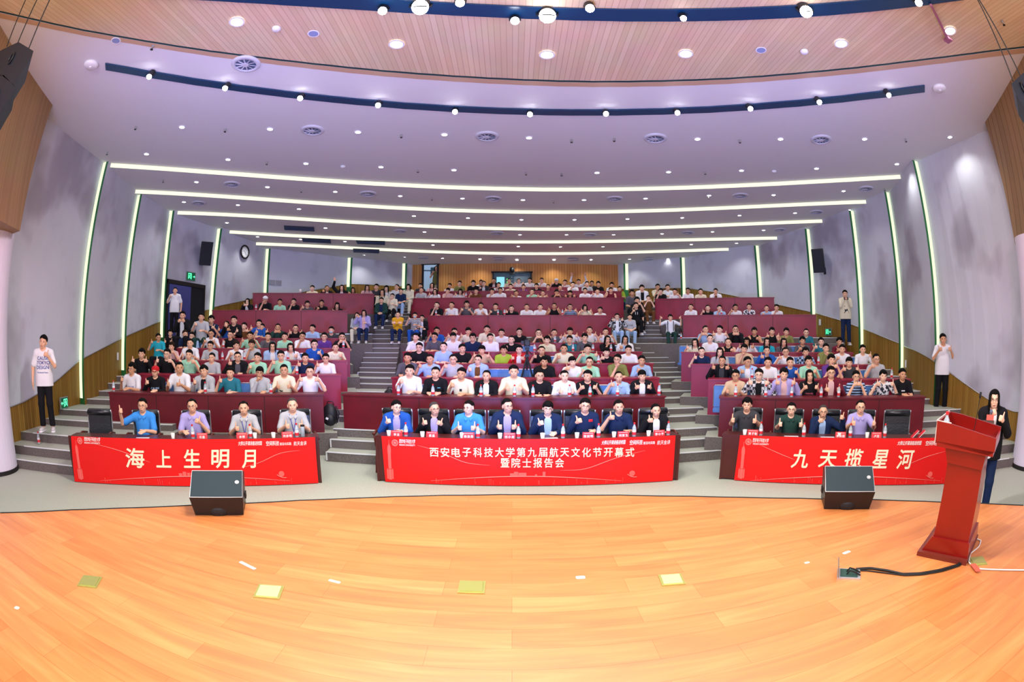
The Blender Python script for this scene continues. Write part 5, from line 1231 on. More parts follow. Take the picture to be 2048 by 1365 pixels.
# ============================================================ the seated audience, one line per row: x, head-top y, code
ROWS = {
('left', 1): """265,725,tW,a,f,G|311,731,lK,a,c,c|360,723,tW,d>,c|409,730,jGK,a\\,f|461,734,tT,h,s|519,733,lG,q,b,G|568,728,tC,d,c|620,731,tW,u,c,G""",
('left', 2): """284,697,lK,u,f|335,697,tK,u,s,G|379,699,pM,u,s|424.5,705,tG,r,c|475.5,703,jKD,h,c,G|515.5,705,tM,a,s|562,701,tM,h,s,G|610,706,tN,h,s|652,707,tW,h,s,G""",
('left', 3): """344,684,tI,u,f,j|381,677,tW,d,c|421.5,682,tG,r,s,G|473,682,tW,a>,f,j|503.5,679,tG,q,b,j|545,684,jLW,p,l,G|581,686,jWC,b,l|629,679,sB,b,s,G|671,686,sC,b,c""",
('left', 4): """371,660,tN,r>,s,j|384.5,664,sL,r,s,G|423,659,tW,c,c,G|461.6,661,tK,a,c,G|501,663,tM,u,s|536,665,tD,r,s|570,665,tM,p,s|605,664,tW,q,s,G|649,665,pP,p,s,G|684,665,tK,f,s,G""",
('left', 5): """423.6,631,tN,b,f|454,642,tB,u,o|469,632,lK,h,s|489,645,tJ,u,s|519,639,tB,h,s|524,647,tC,u,s|556,647,lF,f,c|591,649,tK,u,c,G|625,649,sL,r<,s|663,653,lH,r,s,M""",
('left', 6): """496,597,jKW,f,l|531,592,tK,q,c,w|560,598,tM,r,s|588,597,tK,q,s|615,602,tD,h,f|643.5,600,sK,a,s|674.5,605,lK,a,m""",
('left', 7): """625,571,tC,r,s|654,571,jKW,h,o|684,570,jKW,v,l|706,575,lC,h,l|734,570,tI,r,l""",
('centre', 1): """820,729,tW,k,s|871.6,733,lK,r,c|923.6,735,tC,a,s|973.5,740,jKW,r,o|1027.5,730,tC,d,s|1078.7,739,tK,r,c,G|1128.6,740,lW,d,c|1175,740,tK,c<,s|1237,742,sL,h,x|1284,740,jKW,c,b""",
('centre', 2): """816,705,lD,r,s|861,708,sL,h,c|906.5,708,tG,h,c,G|957,709,jLJ,a,c,G|1088,713,jKK,r,f|1144,713,tW,h,b|1179,713,tM,a,c,G|1234,708,tO,q<,s,G|1282.5,711,lL,a,s""",
('centre', 3): """839,685,tK,r,s,G|888,684,tL,r,c|925,688,tK,r>,s|964,691,tZ,u,b|1008,691,tE,p,f|1039,690,jRW,c,s|1083.5,692,tK,h,o|1128,688,tC,a,c|1174.5,689,pM,u,s|1212,695,tK,u,b|1256.5,690.6,tW,r,s""",
('centre', 4): """832.6,666,sW,r,s|870,665,tD,r,s,G|906.5,665,tW,p,b|946,667,sN,p,f,G|981,667,tW,p\\,s|1023,671,tK,a,c|1094.5,672,sC,r,f|1139,671,tT,a,s|1169,667,tD,r,f|1214,671,tK,q,l|1250,671,jWL,a,l""",
('centre', 5): """873.7,654,sB,h,s|909,656,tW,h,s|937,655,tC,h,b|974,651,tC,r,s|1003.5,658,tW,p,s|1038.4,656,tK,r,s,G|1077,658,sJ~floral,f,c,G|1108,658,tD,u,c|1139.6,655,lW,u,b|1179,653,tW,u,c|1211,656,sW,u,c""",
('centre', 6): """874,604,tK,q,c|904,604,tW,a,c|934,602,tD,c,f|962,605,tW,d,s|991.7,607,tH,a,s|1023,611,jKK,h,c|1053.5,608,tW,r,c|1080.4,608,tW,r,c|1108.6,606,kK,u,c|1139.6,608,tL~striped,u,c,G|1169,609,tC,u,m|1200,614,tW,r/,s""",
('centre', 7): """843,575,lG,r,o|871,578,lW,h,l|896,576,tI,q,b|921,578,lW,u,m|952.4,577,tJ,h,s|984,577,tW,q,f|1000.5,575,tW,r,s|1032,581,tW,h,c|1064,578,tM,q,c|1086,581,tC,u,c|1113,579,tK,f,b|1140,581,jKU,u,b|1170,576,sW,r,s|1194.7,577,jWW,h,s|1221.6,575,kU,h,s""",
('centre', 8): """841,567,tH,r,s|865,566,tI,r,l|899.7,567,tW,r,s|919.6,562,tO,r,s|947,561,tK,r,f|967.7,562,jHW,a,c|997.5,565,tW,q,s|1021,568,tC,a,s|1046.8,569,tP,r,s|1073,567,tK,a,f|1096,569,tU,r,c|1119.7,570,tW,r,c|1145.5,564,sW,q,s|1173.6,563,tG,r,s|1196.5,563,tK,r,f|1223.4,565,tW,r,f|1239,572.7,tE,r,s""",
('centre', 9): """962,560,tW,r,s|988,557,jKW,r,c|1018,557,tC,r,c|1037.4,557,tW,u,c|1059,556,tW,r<,s|1083,556,tW,q,s|1113,557,tK,h,c,w|1130,560,tW,q,s|1157,558.7,lW,W,s|1183.6,562,tH,r,s""",
('right', 1): """1472,739,tZ,d,s,G|1518,737,jHK~plaid,u,s,G|1567.5,736,jVI,u,f|1619,739,tK,c,l|1662,732,jUI,d,s,G|1712,741,tL~striped,f,s,G|1766,740,sW~floral,u,f|1804,736.5,lK,r,s""",
('right', 2): """1445,711,jKH,u,c|1495.4,713,jLW,a>,s,G|1536,714,tW,r,s|1580,714,tB,c,s|1617,712,tM,b,f|1662,708.6,sP,f,f|1698,714,tH,u,b|1751.7,707,tG,h,c,G""",
('right', 3): """1403.4,694,tN,h,c|1440,695,tG,r,l|1488,688.6,tZ,q,f|1533,692,jBB,h,c|1571,694,tW,h,c,G|1611.4,694.6,sL~plaid,b,f|1651,687,jOI,q,s|1684,689,tW,a,s|1725,689.5,tW,H,s""",
('right', 4): """1391,677,tC,h,l|1420,669,tW,r,o|1456.7,676,kK,c,o|1493.6,674.6,lW,u,m|1533.5,675,tQ,r,l|1567,676,tD,r,l|1604.4,673,tD,a,f|1642,675,tT,h,s|1678,675,lU,a,f""",
('right', 5): """1411.6,651,tL,f>,c|1439,651,tW,u<,s|1470.8,650.5,jKK,f,c,G|1509,655,kK,c,f|1543.4,655,kK,u,f|1572,656,tO,a,f|1612,657,tT,r,c,G""",
('right', 6): """1382,608,tW,r,c|1415.4,609.8,tK,h,c|1438.8,609.8,tL,q,s|1470.5,608.6,tW,h,s|1498,606.8,sW~floral,r,s|1532.8,610.4,tL,a,o|1553,609,tW,q,s""",
('right', 7): """1321.6,577,tK,q,f|1350,577.5,tW,H,s|1376,576,tW,r,s,G|1401,577.5,tC,r,s|1431,577,jWJ,q,s"""}
BLK = {'left': BL, 'centre': BC, 'right': BR}; THD = {'left': 22, 'centre': -2, 'right': -27}
WN = re_words = lambda s: len(s.replace(',', ' ').split())
PEOPLE = {}
def describe(code, phrase_pose, where, hairok=True):
    tok = code.split(','); g = tok[0].split('~')[0]; pat = tok[0].split('~')[1]+' ' if '~' in tok[0] else ''
    fl = tok[3] if len(tok) > 3 else ''; hair = tok[2] if len(tok) > 2 else 's'
    nm = CLR[g[1]][0]+' '+pat+ART[g[0]]+(' over '+CLR[g[2]][0] if g[0] == 'j' and g[2] != g[1] else '')
    ph = PHRASE.get(phrase_pose, 'arms on desk')
    ex = ['red cap'] if 'c' in fl else ['white cap'] if 'w' in fl else ['glasses'] if 'G' in fl else ['long hair'] if hair[0] in 'lm' else []
    for parts in ([nm]+ex+[ph, where], [nm, ph, where], [nm]+ex+[where], [nm, where]):
        s = 'person in '+', '.join(parts)
        if WN(s) <= 16: return s
    return s
def seat(block, k, x, y, code, i, back=.62):
    b = BLK[block]; r = b.rows[k]; P = r['P']+b.n*back
    q = at_line(x, y, P, b.d); Hs = q[2]-r['tier']; sc = min(max(Hs/1.30, .93), 1.06); base = q[2]-1.305*sc
    rs = random.Random(int(x*7+y)); rz = rad(THD[block])+rs.uniform(-.16, .16)
    where = '%s %s-block row, %s from left' % (ordn[k], block, NTH[i] if i < 14 else ['fifteenth', 'sixteenth', 'seventeenth'][i-14])
    root, J, gm = person((q[0], q[1], base), rz, code, describe(code, code.split(',')[1][0], where), 'sit', sc, 'students seated in the %s block' % block, sx=rs.uniform(.95, 1.02))
    PEOPLE[(block, k, i)] = (root, J, gm); return root
for (bk, k), txt in ROWS.items():
    for i, e in enumerate(sorted(txt.split('|'), key=lambda t: float(t.split(',')[0]))):
        x, y, code = e.split(',', 2); seat(bk, k, float(x), float(y), code, i)
# ------------------------------------------------------------ guests of honour behind the three banner tables
TB = {'left': ((150, 965), (637, 968), (143, 877), (622, 884)), 'centre': ((771, 965), (1345, 963), (763, 872), (1357, 873)), 'right': ((1468, 962), (1895, 969), (1480, 874), (1895, 885))}
TAB = {}
for nm, (a, b, c, d) in TB.items():
    A, B_ = at_z(*a, 0), at_z(*b, 0); ux = (B_-A).normalized(); TAB[nm] = (A, ux, Vector((-ux[1], ux[0], 0)))
def guest(tb, x, y, code, label, stance='sit', back=.80, rz=0, skin=None):
    A, ux, n = TAB[tb]; P = A+n*back; q = at_line(x, y, (P[0], P[1]), (ux[0], ux[1])); sc = min(max(q[2]/1.30, .9), 1.06)
    return person((q[0], q[1], q[2]-1.305*sc), math.atan2(ux[1], ux[0])+rad(rz), code, label, stance, sc, 'guests seated behind the banner tables', skin=skin)
G = [
('left', 285, 795, 'pX,w,c,G', 'man in bright blue polo shirt raising one arm with thumb up, left banner table', '', 0),
('left', 384, 796, 'sV,b,r,G', 'man in lavender blue short-sleeved shirt, thumb at his chest, left banner table', '', 0),
('left', 487, 801, 'sG,d,r', 'man in pale grey-blue shirt with blue lanyard and bare brow, left banner table', 'L', 0),
('left', 584, 795, 'pG,d,x,g', 'man with cropped grey hair, light grey shirt, blue lanyard, left banner table', 'L', 0),
('centre', 793, 800, 'jBV,a>,s,G', 'man in blue suit with lanyard looking aside, first at centre banner table', 'L', 10),
('centre', 869.6, 803, 'jKV,c>,x,gG', 'bald man in black jacket over lavender shirt, second at centre banner table', '', 0),
('centre', 937.7, 800, 'pX,d<,c,G', 'man in shiny blue polo shirt looking to his right, centre banner table', '', 0),
('centre', 1015, 796, 'jNV,d>,c,G', 'man in navy jacket over pale lilac shirt with glasses, centre banner table', '', 0),
('centre', 1095.5, 802, 'jNL,a,b,G', 'smiling man with fringe, navy jacket over light blue shirt, centre table', '', 0),
('centre', 1169.7, 796, 'lN,a,s,G', 'man in dark navy zip jacket with small red flag, centre banner table', 'F', 0),
('centre', 1237, 799, 'pN,h,c', 'young man in navy polo shirt with thumb raised high, centre banner table', '', 0),
('centre', 1311, 807, 'jKW,h,o', 'woman with tied hair in black blazer, last at centre banner table', '', 0),
('right', 1495.4, 795, 'sH,n,f', 'young man in grey shirt pushing both thumbs forward, right banner table', '', 0),
('right', 1583.6, 804, 'pF,n,c,G', 'man in black and green polo shirt with glasses, right banner table', '', 0),
('right', 1647, 809, 'jNL,o,x,gG', 'grey-haired man in navy cardigan, one thumb out wide, right banner table', '', 0),
('right', 1721.5, 799, 'sV,n,r,G', 'man in pale lavender short-sleeved shirt, both thumbs forward, right banner table', '', 0)]
GUEST = []
for tb, x, y, code, lab, ex, rz in G:
    root, J, gm = guest(tb, x, y, code, lab.replace('man in', 'person in').replace('woman', 'person').replace('young man', 'young person').replace('man with', 'person with').replace('bald man', 'bald person').replace('-haired man', '-haired person').replace('smiling man', 'smiling person'), rz=rz); GUEST.append((root, J, gm))
    if ex == 'L': lanyard(root, gm, '2433b8')
    if ex == 'F':
        m = MB(); m.box((0, 0, 0), (.035, .022, .001)); decal(root, gm, [(m, .09, .93, 1)], mat('flag_red', 'd8202a', .6), 'flag_badge')
# ------------------------------------------------------------ people on the steps and standing
def at_person(x, ytop, Z, code, label, stance, tr='K', rz=0, H=None, skin=None, yfeet=None, group=None, fl=None):
    hh = {'sit': 1.305, 'step': 1.265, 'squat': 1.105, 'stand': 1.725}[stance]
    q = at_y(x, ytop, Z); sc = 1.0
    if yfeet: f = at_y(x, yfeet, Z-(.35 if stance != 'stand' else 0)); sc = min(max((q[2]-f[2])/hh, .8), 1.12)
    return person((q[0], q[1], q[2]-hh*sc), rz, code, label, stance, sc, group, skin, tr)
sg = 'students sitting in the aisles'
for x, y, Z, yf, code, tr, rz, st, lab in [
 (753, 568, 17.6, None, 'tH,r,s', 'K', .1, 'step', 'person in dark grey printed T-shirt beside the rear left aisle'),
 (765, 578.5, 17.0, None, 'lC,p,l', 'K', .1, 'step', 'person with long hair in cream top, on the upper left aisle steps'),
 (773, 571, 18.0, None, 'tW,p,m', 'K', .1, 'step', 'person with long fringed hair in white, rear of left aisle'),
 (793.6, 568.4, 18.2, None, 'lW,p<,o', 'K', .1, 'step', 'person with tied hair in white at the top of left aisle'),
 (817, 568, 17.6, 628, 'lC,p,m', 'C', 0, 'step', 'person in cream clothes sitting at right of upper left aisle'),
 (802, 577, 16.9, 633, 'tN,p,s', 'L', .05, 'step', 'person in navy T-shirt and pale jeans on upper left aisle'),
 (784.7, 587, 16.4, 638, 'tC,q,s,G', 'K', .05, 'step', 'person in cream T-shirt and black trousers in the left aisle'),
 (763, 595, 15.8, 658, 'jFN,p,s', 'N', .1, 'step', 'person in dark teal jacket and dark trousers in the left aisle'),
 (796, 623, 14.9, 688, 'lY,x,c', 'N', .05, 'step', 'person in bright yellow sweatshirt with arms crossed in the left aisle'),
 (830, 625, 15.0, 687, 'tK~striped,h,s,M', 'B', 0, 'step', 'person in striped T-shirt and face mask beside the left aisle'),
 (844, 630, 15.2, 669, 'jKW,r,s', 'K', 0, 'squat', 'person in black crouching behind the masked striped-shirt person'),
 (713.6, 625, 15.0, 687, 'lG,p/,l', 'C', .2, 'step', 'person in pale grey hoodie and light trousers left of left aisle'),
 (728, 620, 14.9, 687, 'jVI,h,l', 'N', .2, 'step', 'person in lavender cardigan and navy jeans left of left aisle'),
 (365.6, 622.5, 10.9, None, 'jKW,t,s', 'K', .55, 'step', 'person in black blazer over white at the left doorway steps'),
 (403, 625.6, 11.2, None, 'tG,a,s', 'F', .5, 'step', 'person in pale grey T-shirt sitting right of the left doorway'),
 (317, 667, 9.3, 735, 'tQ,h>,s,G', 'K', .5, 'step', 'person in turquoise T-shirt and glasses sitting beside left wainscot'),
 (341, 659, 10.6, 720, 'tK,d,f', 'K', .5, 'step', 'person in black T-shirt between doorway and turquoise-shirted person'),
 (1234, 627, 15.0, 688, 'jKW~floral,u,s,G', 'L', -.1, 'step', 'person in black and white patterned shirt at right aisle'),
 (1259.5, 628, 15.0, 690, 'tG,p,s', 'L', -.1, 'step', 'person in printed light grey T-shirt and jeans at right aisle'),
 (1272, 605, 15.7, 671, 'tK,y,s', 'K', -.1, 'step', 'person in black printed T-shirt behind the two at right aisle'),
 (1296.4, 591, 16.3, 642, 'tJ,f,s', 'J', -.1, 'step', 'person in brown T-shirt and brown trousers high on right aisle'),
 (1274, 594, 16.2, None, 'tK,f,f', 'K', -.1, 'step', 'person in black partly hidden on the right aisle steps'),
 (1264, 579.5, 16.8, None, 'tD,p,f', 'K', -.1, 'step', 'person in dark grey T-shirt at left of upper right aisle'),
 (1283.6, 570, 17.6, None, 'jWK,p,f', 'K', -.1, 'step', 'person in white shirt over black at top of right aisle'),
 (1315, 568, 17.9, None, 'tC,q,s', 'K', -.1, 'step', 'person in cream shirt covering the mouth, rear right'),
 (1335, 569, 17.9, None, 'lW,r,s', 'K', -.1, 'step', 'person in white hoodie standing out at rear right'),
 (1340.5, 629, 14.7, 692, 'tW,e,f', 'F', -.2, 'step', 'person with black backpack straps spreading both thumbs, right of right aisle')]:
    root, J, gm = at_person(x, y, Z, code, lab, st, tr, rz, yfeet=yf, group=sg)
    if x == 1259.5: decal(root, gm, [(text_mesh('STAR', .10), 0, .80, 1)], M_BLACK)
    if x == 1272: m = MB(); m.box((0, 0, 0), (.05, .045, .001)); decal(root, gm, [(m, 0, .84, 1)], M_WHITE)
    if x == 1340.5:
        for q in (-1, 1):
            bv = BVHTree.FromPolygons([v.co for v in gm.data.vertices], [tuple(p.vertices) for p in gm.data.polygons]); P = []
            for k in range(8):
                z = .99-k*.055; h_ = bv.ray_cast(Vector((q*.115, -.6, z)), Vector((0, 1, 0))); P.append(Vector((q*.115, (h_[0][1] if h_[0] is not None else -.1)-.008, z)))
            m = MB(); m.tube(P, .016, 6); m.obj('backpack_strap', M_BLACK, root)
# standing
def standing(px, ytop, yfeet, P, D, code, label, tr, rz, skin=None):
    f = at_line(px, yfeet, P, D); q = at_line(px, ytop, P, D); sc = (q[2]-f[2])/1.74
    return person((f[0], f[1], f[2]), rz, code, label, 'stand', sc, None, skin, tr)
p = at_z(97, 864, .48)*.955; root, J, gm = standing(97, 667.6, 863, (p[0], p[1]), (1, 0), 'tW,D/,s', 'person in pale printed T-shirt standing against the left wainscot', 'K', .75, 1)
decal(root, gm, [(text_mesh('CAUSE', .085, .001, .015), .0, 1.31, 1), (text_mesh('TOKYO', .085, .001, .015), .01, 1.23, 1), (text_mesh('DESIGN', .085, .001, .015), .0, 1.15, 1), (text_mesh('Worldwide Peace', .035, .001, .015), 0, 1.06, 1)], mat('print_blue', '2c3f9c', .7))
p = at_z(1878, 823, .62); root, J, gm = standing(1880, 665.7, 823, (p[0], p[1]), (1, 0), 'tW,c,s', 'person in white T-shirt with two thumbs up on right stairs', 'K', -.7, 2)
root, J, gm = standing(348, 574, 671, (-8.6, 11.6), (1, .3), 'tW,y,c', 'person in white T-shirt standing in the left doorway, looking down', 'K', .55, 1)
root, J, gm = standing(1692, 579.4, 691, (8.6, 12.0), (1, -.3), 'lC,m,s', 'person in cream printed sweater holding a phone on right stairs', 'N', -.6, 1)
m = MB(); m.hull2([(-.07, .10, 0), (-.06, -.08, 0), (-.09, -.13, 0), (.09, -.13, 0), (.04, -.02, 0), (.08, .10, 0)], [(-.07, .10, .001), (-.06, -.08, .001), (-.09, -.13, .001), (.09, -.13, .001), (.04, -.02, .001), (.08, .10, .001)]); decal(root, gm, [(m, .02, 1.12, 1)], M_BLACK)
ph = root.matrix_basis @ Vector((0, -.33, 1.43)); o = MB().box((0, 0, 0), (.075, .006, .038)).obj('phone', M_BLACK, label='black phone held by the person in cream sweater', category='phone'); o.location = ph; o.rotation_euler = (0, 0, -.6)
hp = at_z(1990, 1090, 0); d_ = ray(1990, 778); k_ = 3.35/d_[1]; root, J, gm = person((d_[0]*k_, 3.35, 0), -.98, 'jKW,z,l,G', 'person with long black hair in black blazer speaking behind the lectern', 'stand', (EYE+d_[2]*k_)/1.73, None, 0, 'N')
HOST = root
M = root.matrix_basis; c = M @ Vector((-.05, -.235, 1.385)); mt = thing('handheld_microphone', 'handheld microphone with red cube flag held by the speaker', 'microphone', c, -.95)
m = MB(); m.tube([(0, 0, -.10), (0, -.01, .04)], .013, 8); m.obj('handle', M_METAL, mt); m = MB(); m.ell((0, -.012, .07), (.025, .025, .03)); m.obj('head_grille', M_DIFFD, mt, True); m = MB(); m.box((-.01, -.02, .0), (.055, .02, .035)); m.obj('flag_block', mat('flag_coral', 'e4685c', .5), mt)
m = MB(); m.box((0, 0, 0), (.085, .012, .11)); o = m.obj('cue_card', mat('card_dark', '4a2f28', .6), label='dark cue card with white edge in the speaker\'s hand', category='card'); o.location = M @ Vector((-.08, -.30, 1.24)); o.rotation_euler = (-.2, 0, -.95)
# person in the control room doorway
q = at_y(874, 531, WZ+.5); person((q[0], q[1], q[2]-1.73), 0, 'kO,y<,l', 'person with long hair in olive top in the rear control room doorway', 'stand', 1.0, None, 1, 'C')
# prints on the front row shirts
def tee(block, k, i): return PEOPLE[(block, k, i)]
r_, J_, g_m = tee('left', 1, 0); decal(r_, g_m, [(text_mesh('CAUSE', .06, .001, .015), 0, .80, 1), (text_mesh('DESIGN', .05, .001, .015), 0, .74, 1)], mat('print_blue', '2c3f9c', .7))
r_, J_, g_m = tee('left', 1, 1); decal(r_, g_m, [(text_mesh('CAUSE', .07, .001, .015), 0, .82, 1), (text_mesh('DESIGN', .05, .001, .015), 0, .75, 1)], mat('print_pale_blue', 'a9c6ec', .7))
r_, J_, g_m = tee('left', 1, 4); m = MB(); m.box((0, 0, 0), (.03, .008, .001)); decal(r_, g_m, [(m, 0, .82, 1)], M_WHITE)
sw = MB(); sw.hull2([(-.12, .03, 0), (-.10, -.015, 0), (-.05, -.02, 0), (.11, .045, 0), (-.04, .005, 0), (-.085, .008, 0)], [(-.12, .03, .001), (-.10, -.015, .001), (-.05, -.02, .001), (.11, .045, .001), (-.04, .005, .001), (-.085, .008, .001)])
r_, J_, g_m = tee('left', 1, 6); decal(r_, g_m, [(sw, 0, .77, 1)], M_BLACK)
r_, J_, g_m = tee('centre', 1, 1); m = MB(); m.box((0, 0, 0), (.03, .006, .001)); decal(r_, g_m, [(m, .07, .88, 1)], mat('print_cyan', '6cc4dc', .7))
r_, J_, g_m = tee('centre', 1, 2); m = MB(); m.box((0, 0, 0), (.025, .025, .001)); decal(r_, g_m, [(m, 0, .85, 1)], M_BLACK, 'pocket_patch')
r_, J_, g_m = tee('centre', 1, 5); m = MB(); m.box((0, 0, 0), (.06, .015, .001), Matrix.Rotation(-.5, 3, 'Z')); m.box((.02, -.04, 0), (.07, .015, .001)); decal(r_, g_m, [(m, .02, .80, 1)], mat('print_peach', 'e0a878', .7))
r_, J_, g_m = tee('centre', 1, 7); m = MB(); m.torus((0, 0, 0), .05, .010, nu=16, nv=4); decal(r_, g_m, [(m, .06, .82, 1)], mat('print_green', '23806a', .7))
r_, J_, g_m = tee('right', 1, 3); decal(r_, g_m, [(text_mesh('MARVEL', .05, .001, .015), 0, .82, 1)], mat('print_rose', 'd8627a', .7))
r_, J_, g_m = tee('right', 1, 7); m = MB(); m.box((0, 0, 0), (.045, .012, .001)); decal(r_, g_m, [(m, 0, .85, 1)], M_WHITE)
r_, J_, g_m = tee('right', 5, 1); decal(r_, g_m, [(text_mesh('VENR', .085, .001, .015), 0, .80, 1)], M_BLACK)
r_, J_, g_m = tee('left', 4, 3); m = MB(); m.box((0, 0, 0), (.05, .03, .001)); decal(r_, g_m, [(m, .02, .80, 1)], mat('print_lime', '6fce2c', .7))
# ============================================================ banner tables
M_TABLE = mat('dark_red_table_wood', '4a1612', .35, spec=.5); M_RED = mat('banner_red', 'e3120f', .55, spec=.3); M_CREAM = mat('banner_cream', 'f6e6c4', .6); M_PINK = mat('banner_pale_red', 'f2625a', .6); M_PINK2 = mat('banner_pink', 'f59a90', .6); M_BWHITE = mat('banner_white', 'f4ece8', .6)
TNAME = {'left': 'left', 'centre': 'centre', 'right': 'right'}
def banner(nm, big):
    A, ux, n = TAB[nm]; (a, b, c, d) = TB[nm]; Bt = at_z(*b, 0); L = (Bt-A).length; D2 = (ux[0], ux[1])
    pA = at_line(*c, (A[0], A[1]), D2); H = .735
    if nm == 'right': L = 4.35
    ang = math.atan2(ux[1], ux[0])
    t = thing('conference_table', 'long dark wooden table behind the red %s banner' % TNAME[nm], 'table', (A[0]+n[0]*.03, A[1]+n[1]*.03, 0), ang, 'front conference tables')
    e0, e1 = {'left': (.02, .06), 'centre': (.14, .10), 'right': (.26, .06)}[nm]
    m = MB(); m.rbox((L/2+(e1-e0)/2, .235, .70), (L/2+(e0+e1)/2+.02, .215, .015), .03); m.obj('tabletop', M_TABLE, t)
    m = MB(); m.box((L/2+(e1-e0)/2, .014, .38), (L/2+(e0+e1)/2, .009, .36)); m.obj('modesty_panel', M_TABLE, t)
    for u in (.02-e0, L-.02+e1):
        m = MB(); m.prism([(u-.02, .0), (u+.02, .0), (u+.02, .5), (u-.02, .5)], 0, .67); m.obj('end_panel', M_TABLE, t)
    root = thing('red_banner', {'left': 'red cloth banner with five brush characters on the left table front', 'centre': 'red cloth banner with two lines of text on the centre table front', 'right': 'red cloth banner with brush characters on the right table front'}[nm], 'banner', (A[0], A[1], 0), ang, 'red event banners')
    m = MB(); top = .745; w0 = (at_line(*c, (A[0], A[1]), D2)-A).dot(ux); wr = L
    m.hull2([(0, -.004, .012), (L, -.004, .012), (L+(0), -.008, top), (w0, -.008, top)], [(0, .004, .012), (L, .004, .012), (L, .0, top), (w0, .0, top)]); m.obj('cloth', M_RED, root)
    inv = root.matrix_basis.inverted()
    def loc(px, py): q = at_line(px, py, (A[0], A[1]), D2); return ((q-A).dot(ux), q[2])
    F = Matrix(((1, 0, 0, 0), (0, 0, -1, 0), (0, 1, 0, 0), (0, 0, 0, 1)))
    def txt(s, px, py, hpx, mt, name='lettering', off=.012, shear=0, sx=1.0, wide=None):
        u, z = loc(px, py); z2 = loc(px, py+hpx)[1]; me = text_mesh(s, (z-z2)*1.12, .0008, off, shear, sx); o = link(name, me.copy() if False else me, root)
        key = (me.name, mt.name)
        if me.materials and me.materials[0] != mt or not me.materials:
            if not me.materials: me.materials.append(mt)
            else: me = me.copy(); me.materials[0] = mt; o.data = me
        M = Matrix.Translation((u, -.011, z)) @ F
        if wide:
            W_ = max(v.co.x for v in me.vertices)*2; tgt = abs(loc(px+wide/2, py)[0]-loc(px-wide/2, py)[0]); M = M @ Matrix.Diagonal((tgt/W_, 1, 1, 1))
        o.matrix_local = M; return o
    for s, px, py, h, wd, brush in big: txt(s, px, py, h, M_CREAM, off=.018 if brush else .010, shear=.12 if brush else 0, wide=wd)
    x0, y0 = {'left': (160, 882), 'centre': (790, 886), 'right': (1497, 884)}[nm]
    u, z = loc(x0, y0); m = MB(); R = Matrix.Rotation(PI/2, 3, 'X'); m.torus((u, -.010, z), .048, .0035, R, 28, 4); m.torus((u, -.010, z), .034, .002, R, 24, 4)
    for k in range(8): a = PI*k/4; m.box((u+.041*math.cos(a), -.0105, z+.041*math.sin(a)), (.004, .0015, .004), Matrix.Rotation(-a, 3, 'Y'))
    m.box((u, -.0105, z), (.018, .0015, .006), Matrix.Rotation(.6, 3, 'Y')); m.torus((u, -.0105, z), .018, .003, R, 16, 4); m.obj('university_emblem', M_PINK2, root)
    txt('西安电子科技大学', x0+24.5, y0-3, 8, M_BWHITE, shear=.2, off=.010, wide=32); txt('XIDIAN UNIVERSITY', x0+24.5, y0+4.5, 4, M_BWHITE, off=.010, wide=32)
    bx = {'left': (500, 896), 'centre': (1226, 896), 'right': (1820, 899)}[nm]; dy = {'left': 887, 'centre': 885, 'right': 886.5}[nm]
    q0 = {'left': 500, 'centre': 1227, 'right': 1819}[nm]
    txt('大师公开课讲座进校园', q0, dy, 8, M_BWHITE, off=.012, shear=.2, wide=48); txt('空间科技', q0+45, dy, 9, M_BWHITE, off=.01, shear=.1, wide=26); txt('前沿与实践', q0+71, dy+1, 5.5, M_BWHITE, off=.010, wide=23); txt('航天金讲', q0+100, dy, 8, M_BWHITE, off=.0, shear=.1, wide=26)
    # rocket
    rx = {'left': (151.5, 881, 163.5, 962), 'centre': (779, 880, 780.5, 962), 'right': (1488.5, 884, 1481, 960)}[nm]
    (u0, z0), (u1, z1) = loc(rx[0], rx[1]), loc(rx[2], rx[3]); Hh = z0-z1; uc = (u0+u1)/2 if nm == 'centre' else u1+(0)
    uc = (u0+u1)/2
    m = MB(); Y = -.010
    def flat(pts): m.hull2([(uc+x, Y-.001, z1+zz*Hh) for x, zz in pts], [(uc+x, Y+.002, z1+zz*Hh) for x, zz in pts])
    flat([(-.003, 1), (.003, 1), (.004, .90), (.024, .84), (.028, .78), (.028, .70), (.024, .66), (.024, .30), (-.024, .30), (-.024, .66), (-.028, .70), (-.028, .78), (-.024, .84), (-.004, .90)])
    flat([(-.052, .05), (-.052, .26), (-.040, .32), (-.028, .26), (-.028, .05)]); flat([(.028, .05), (.028, .26), (.040, .32), (.052, .26), (.052, .05)]); flat([(-.024, .03), (-.024, .29), (.024, .29), (.024, .03)])
    m.obj('rocket_picture', M_PINK, root)
    # sweeping light lines
    sw = {'left': ([(190, 888), (240, 902), (300, 925)], [(480, 937), (520, 925), (560, 907), (600, 901)]), 'centre': ([(835, 891), (880, 904), (930, 925), (980, 931)], [(1120, 941), (1170, 938), (1230, 917), (1290, 901)]), 'right': ([(1520, 890), (1560, 908), (1590, 920)], [(1810, 932), (1850, 915), (1890, 903)])}[nm]
    for pl in sw:
        P = [Vector((loc(*q)[0], Y, loc(*q)[1])) for q in pl]; Q = []
        for i in range(len(P)-1):
            for k in range(6):
                f = k/6; p_ = P[max(i-1, 0)]; p1, p2, p3 = P[i], P[i+1], P[min(i+2, len(P)-1)]; Q.append(.5*((2*p1)+(p2-p_)*f+(2*p_-5*p1+4*p2-p3)*f*f+(3*p1-p_-3*p2+p3)*f**3))
        Q.append(P[-1]); n_ = len(Q); m = MB(); m.tube(Q, [.0005+.0035*math.sin(PI*(i+.5)/n_) for i in range(n_)], 4); m.obj('light_streak', M_PINK2, root)
    # skyline, ground glow line, planet, vertical sparks
    cx = {'left': 390, 'centre': 1052, 'right': 1690}[nm]; m = MB()
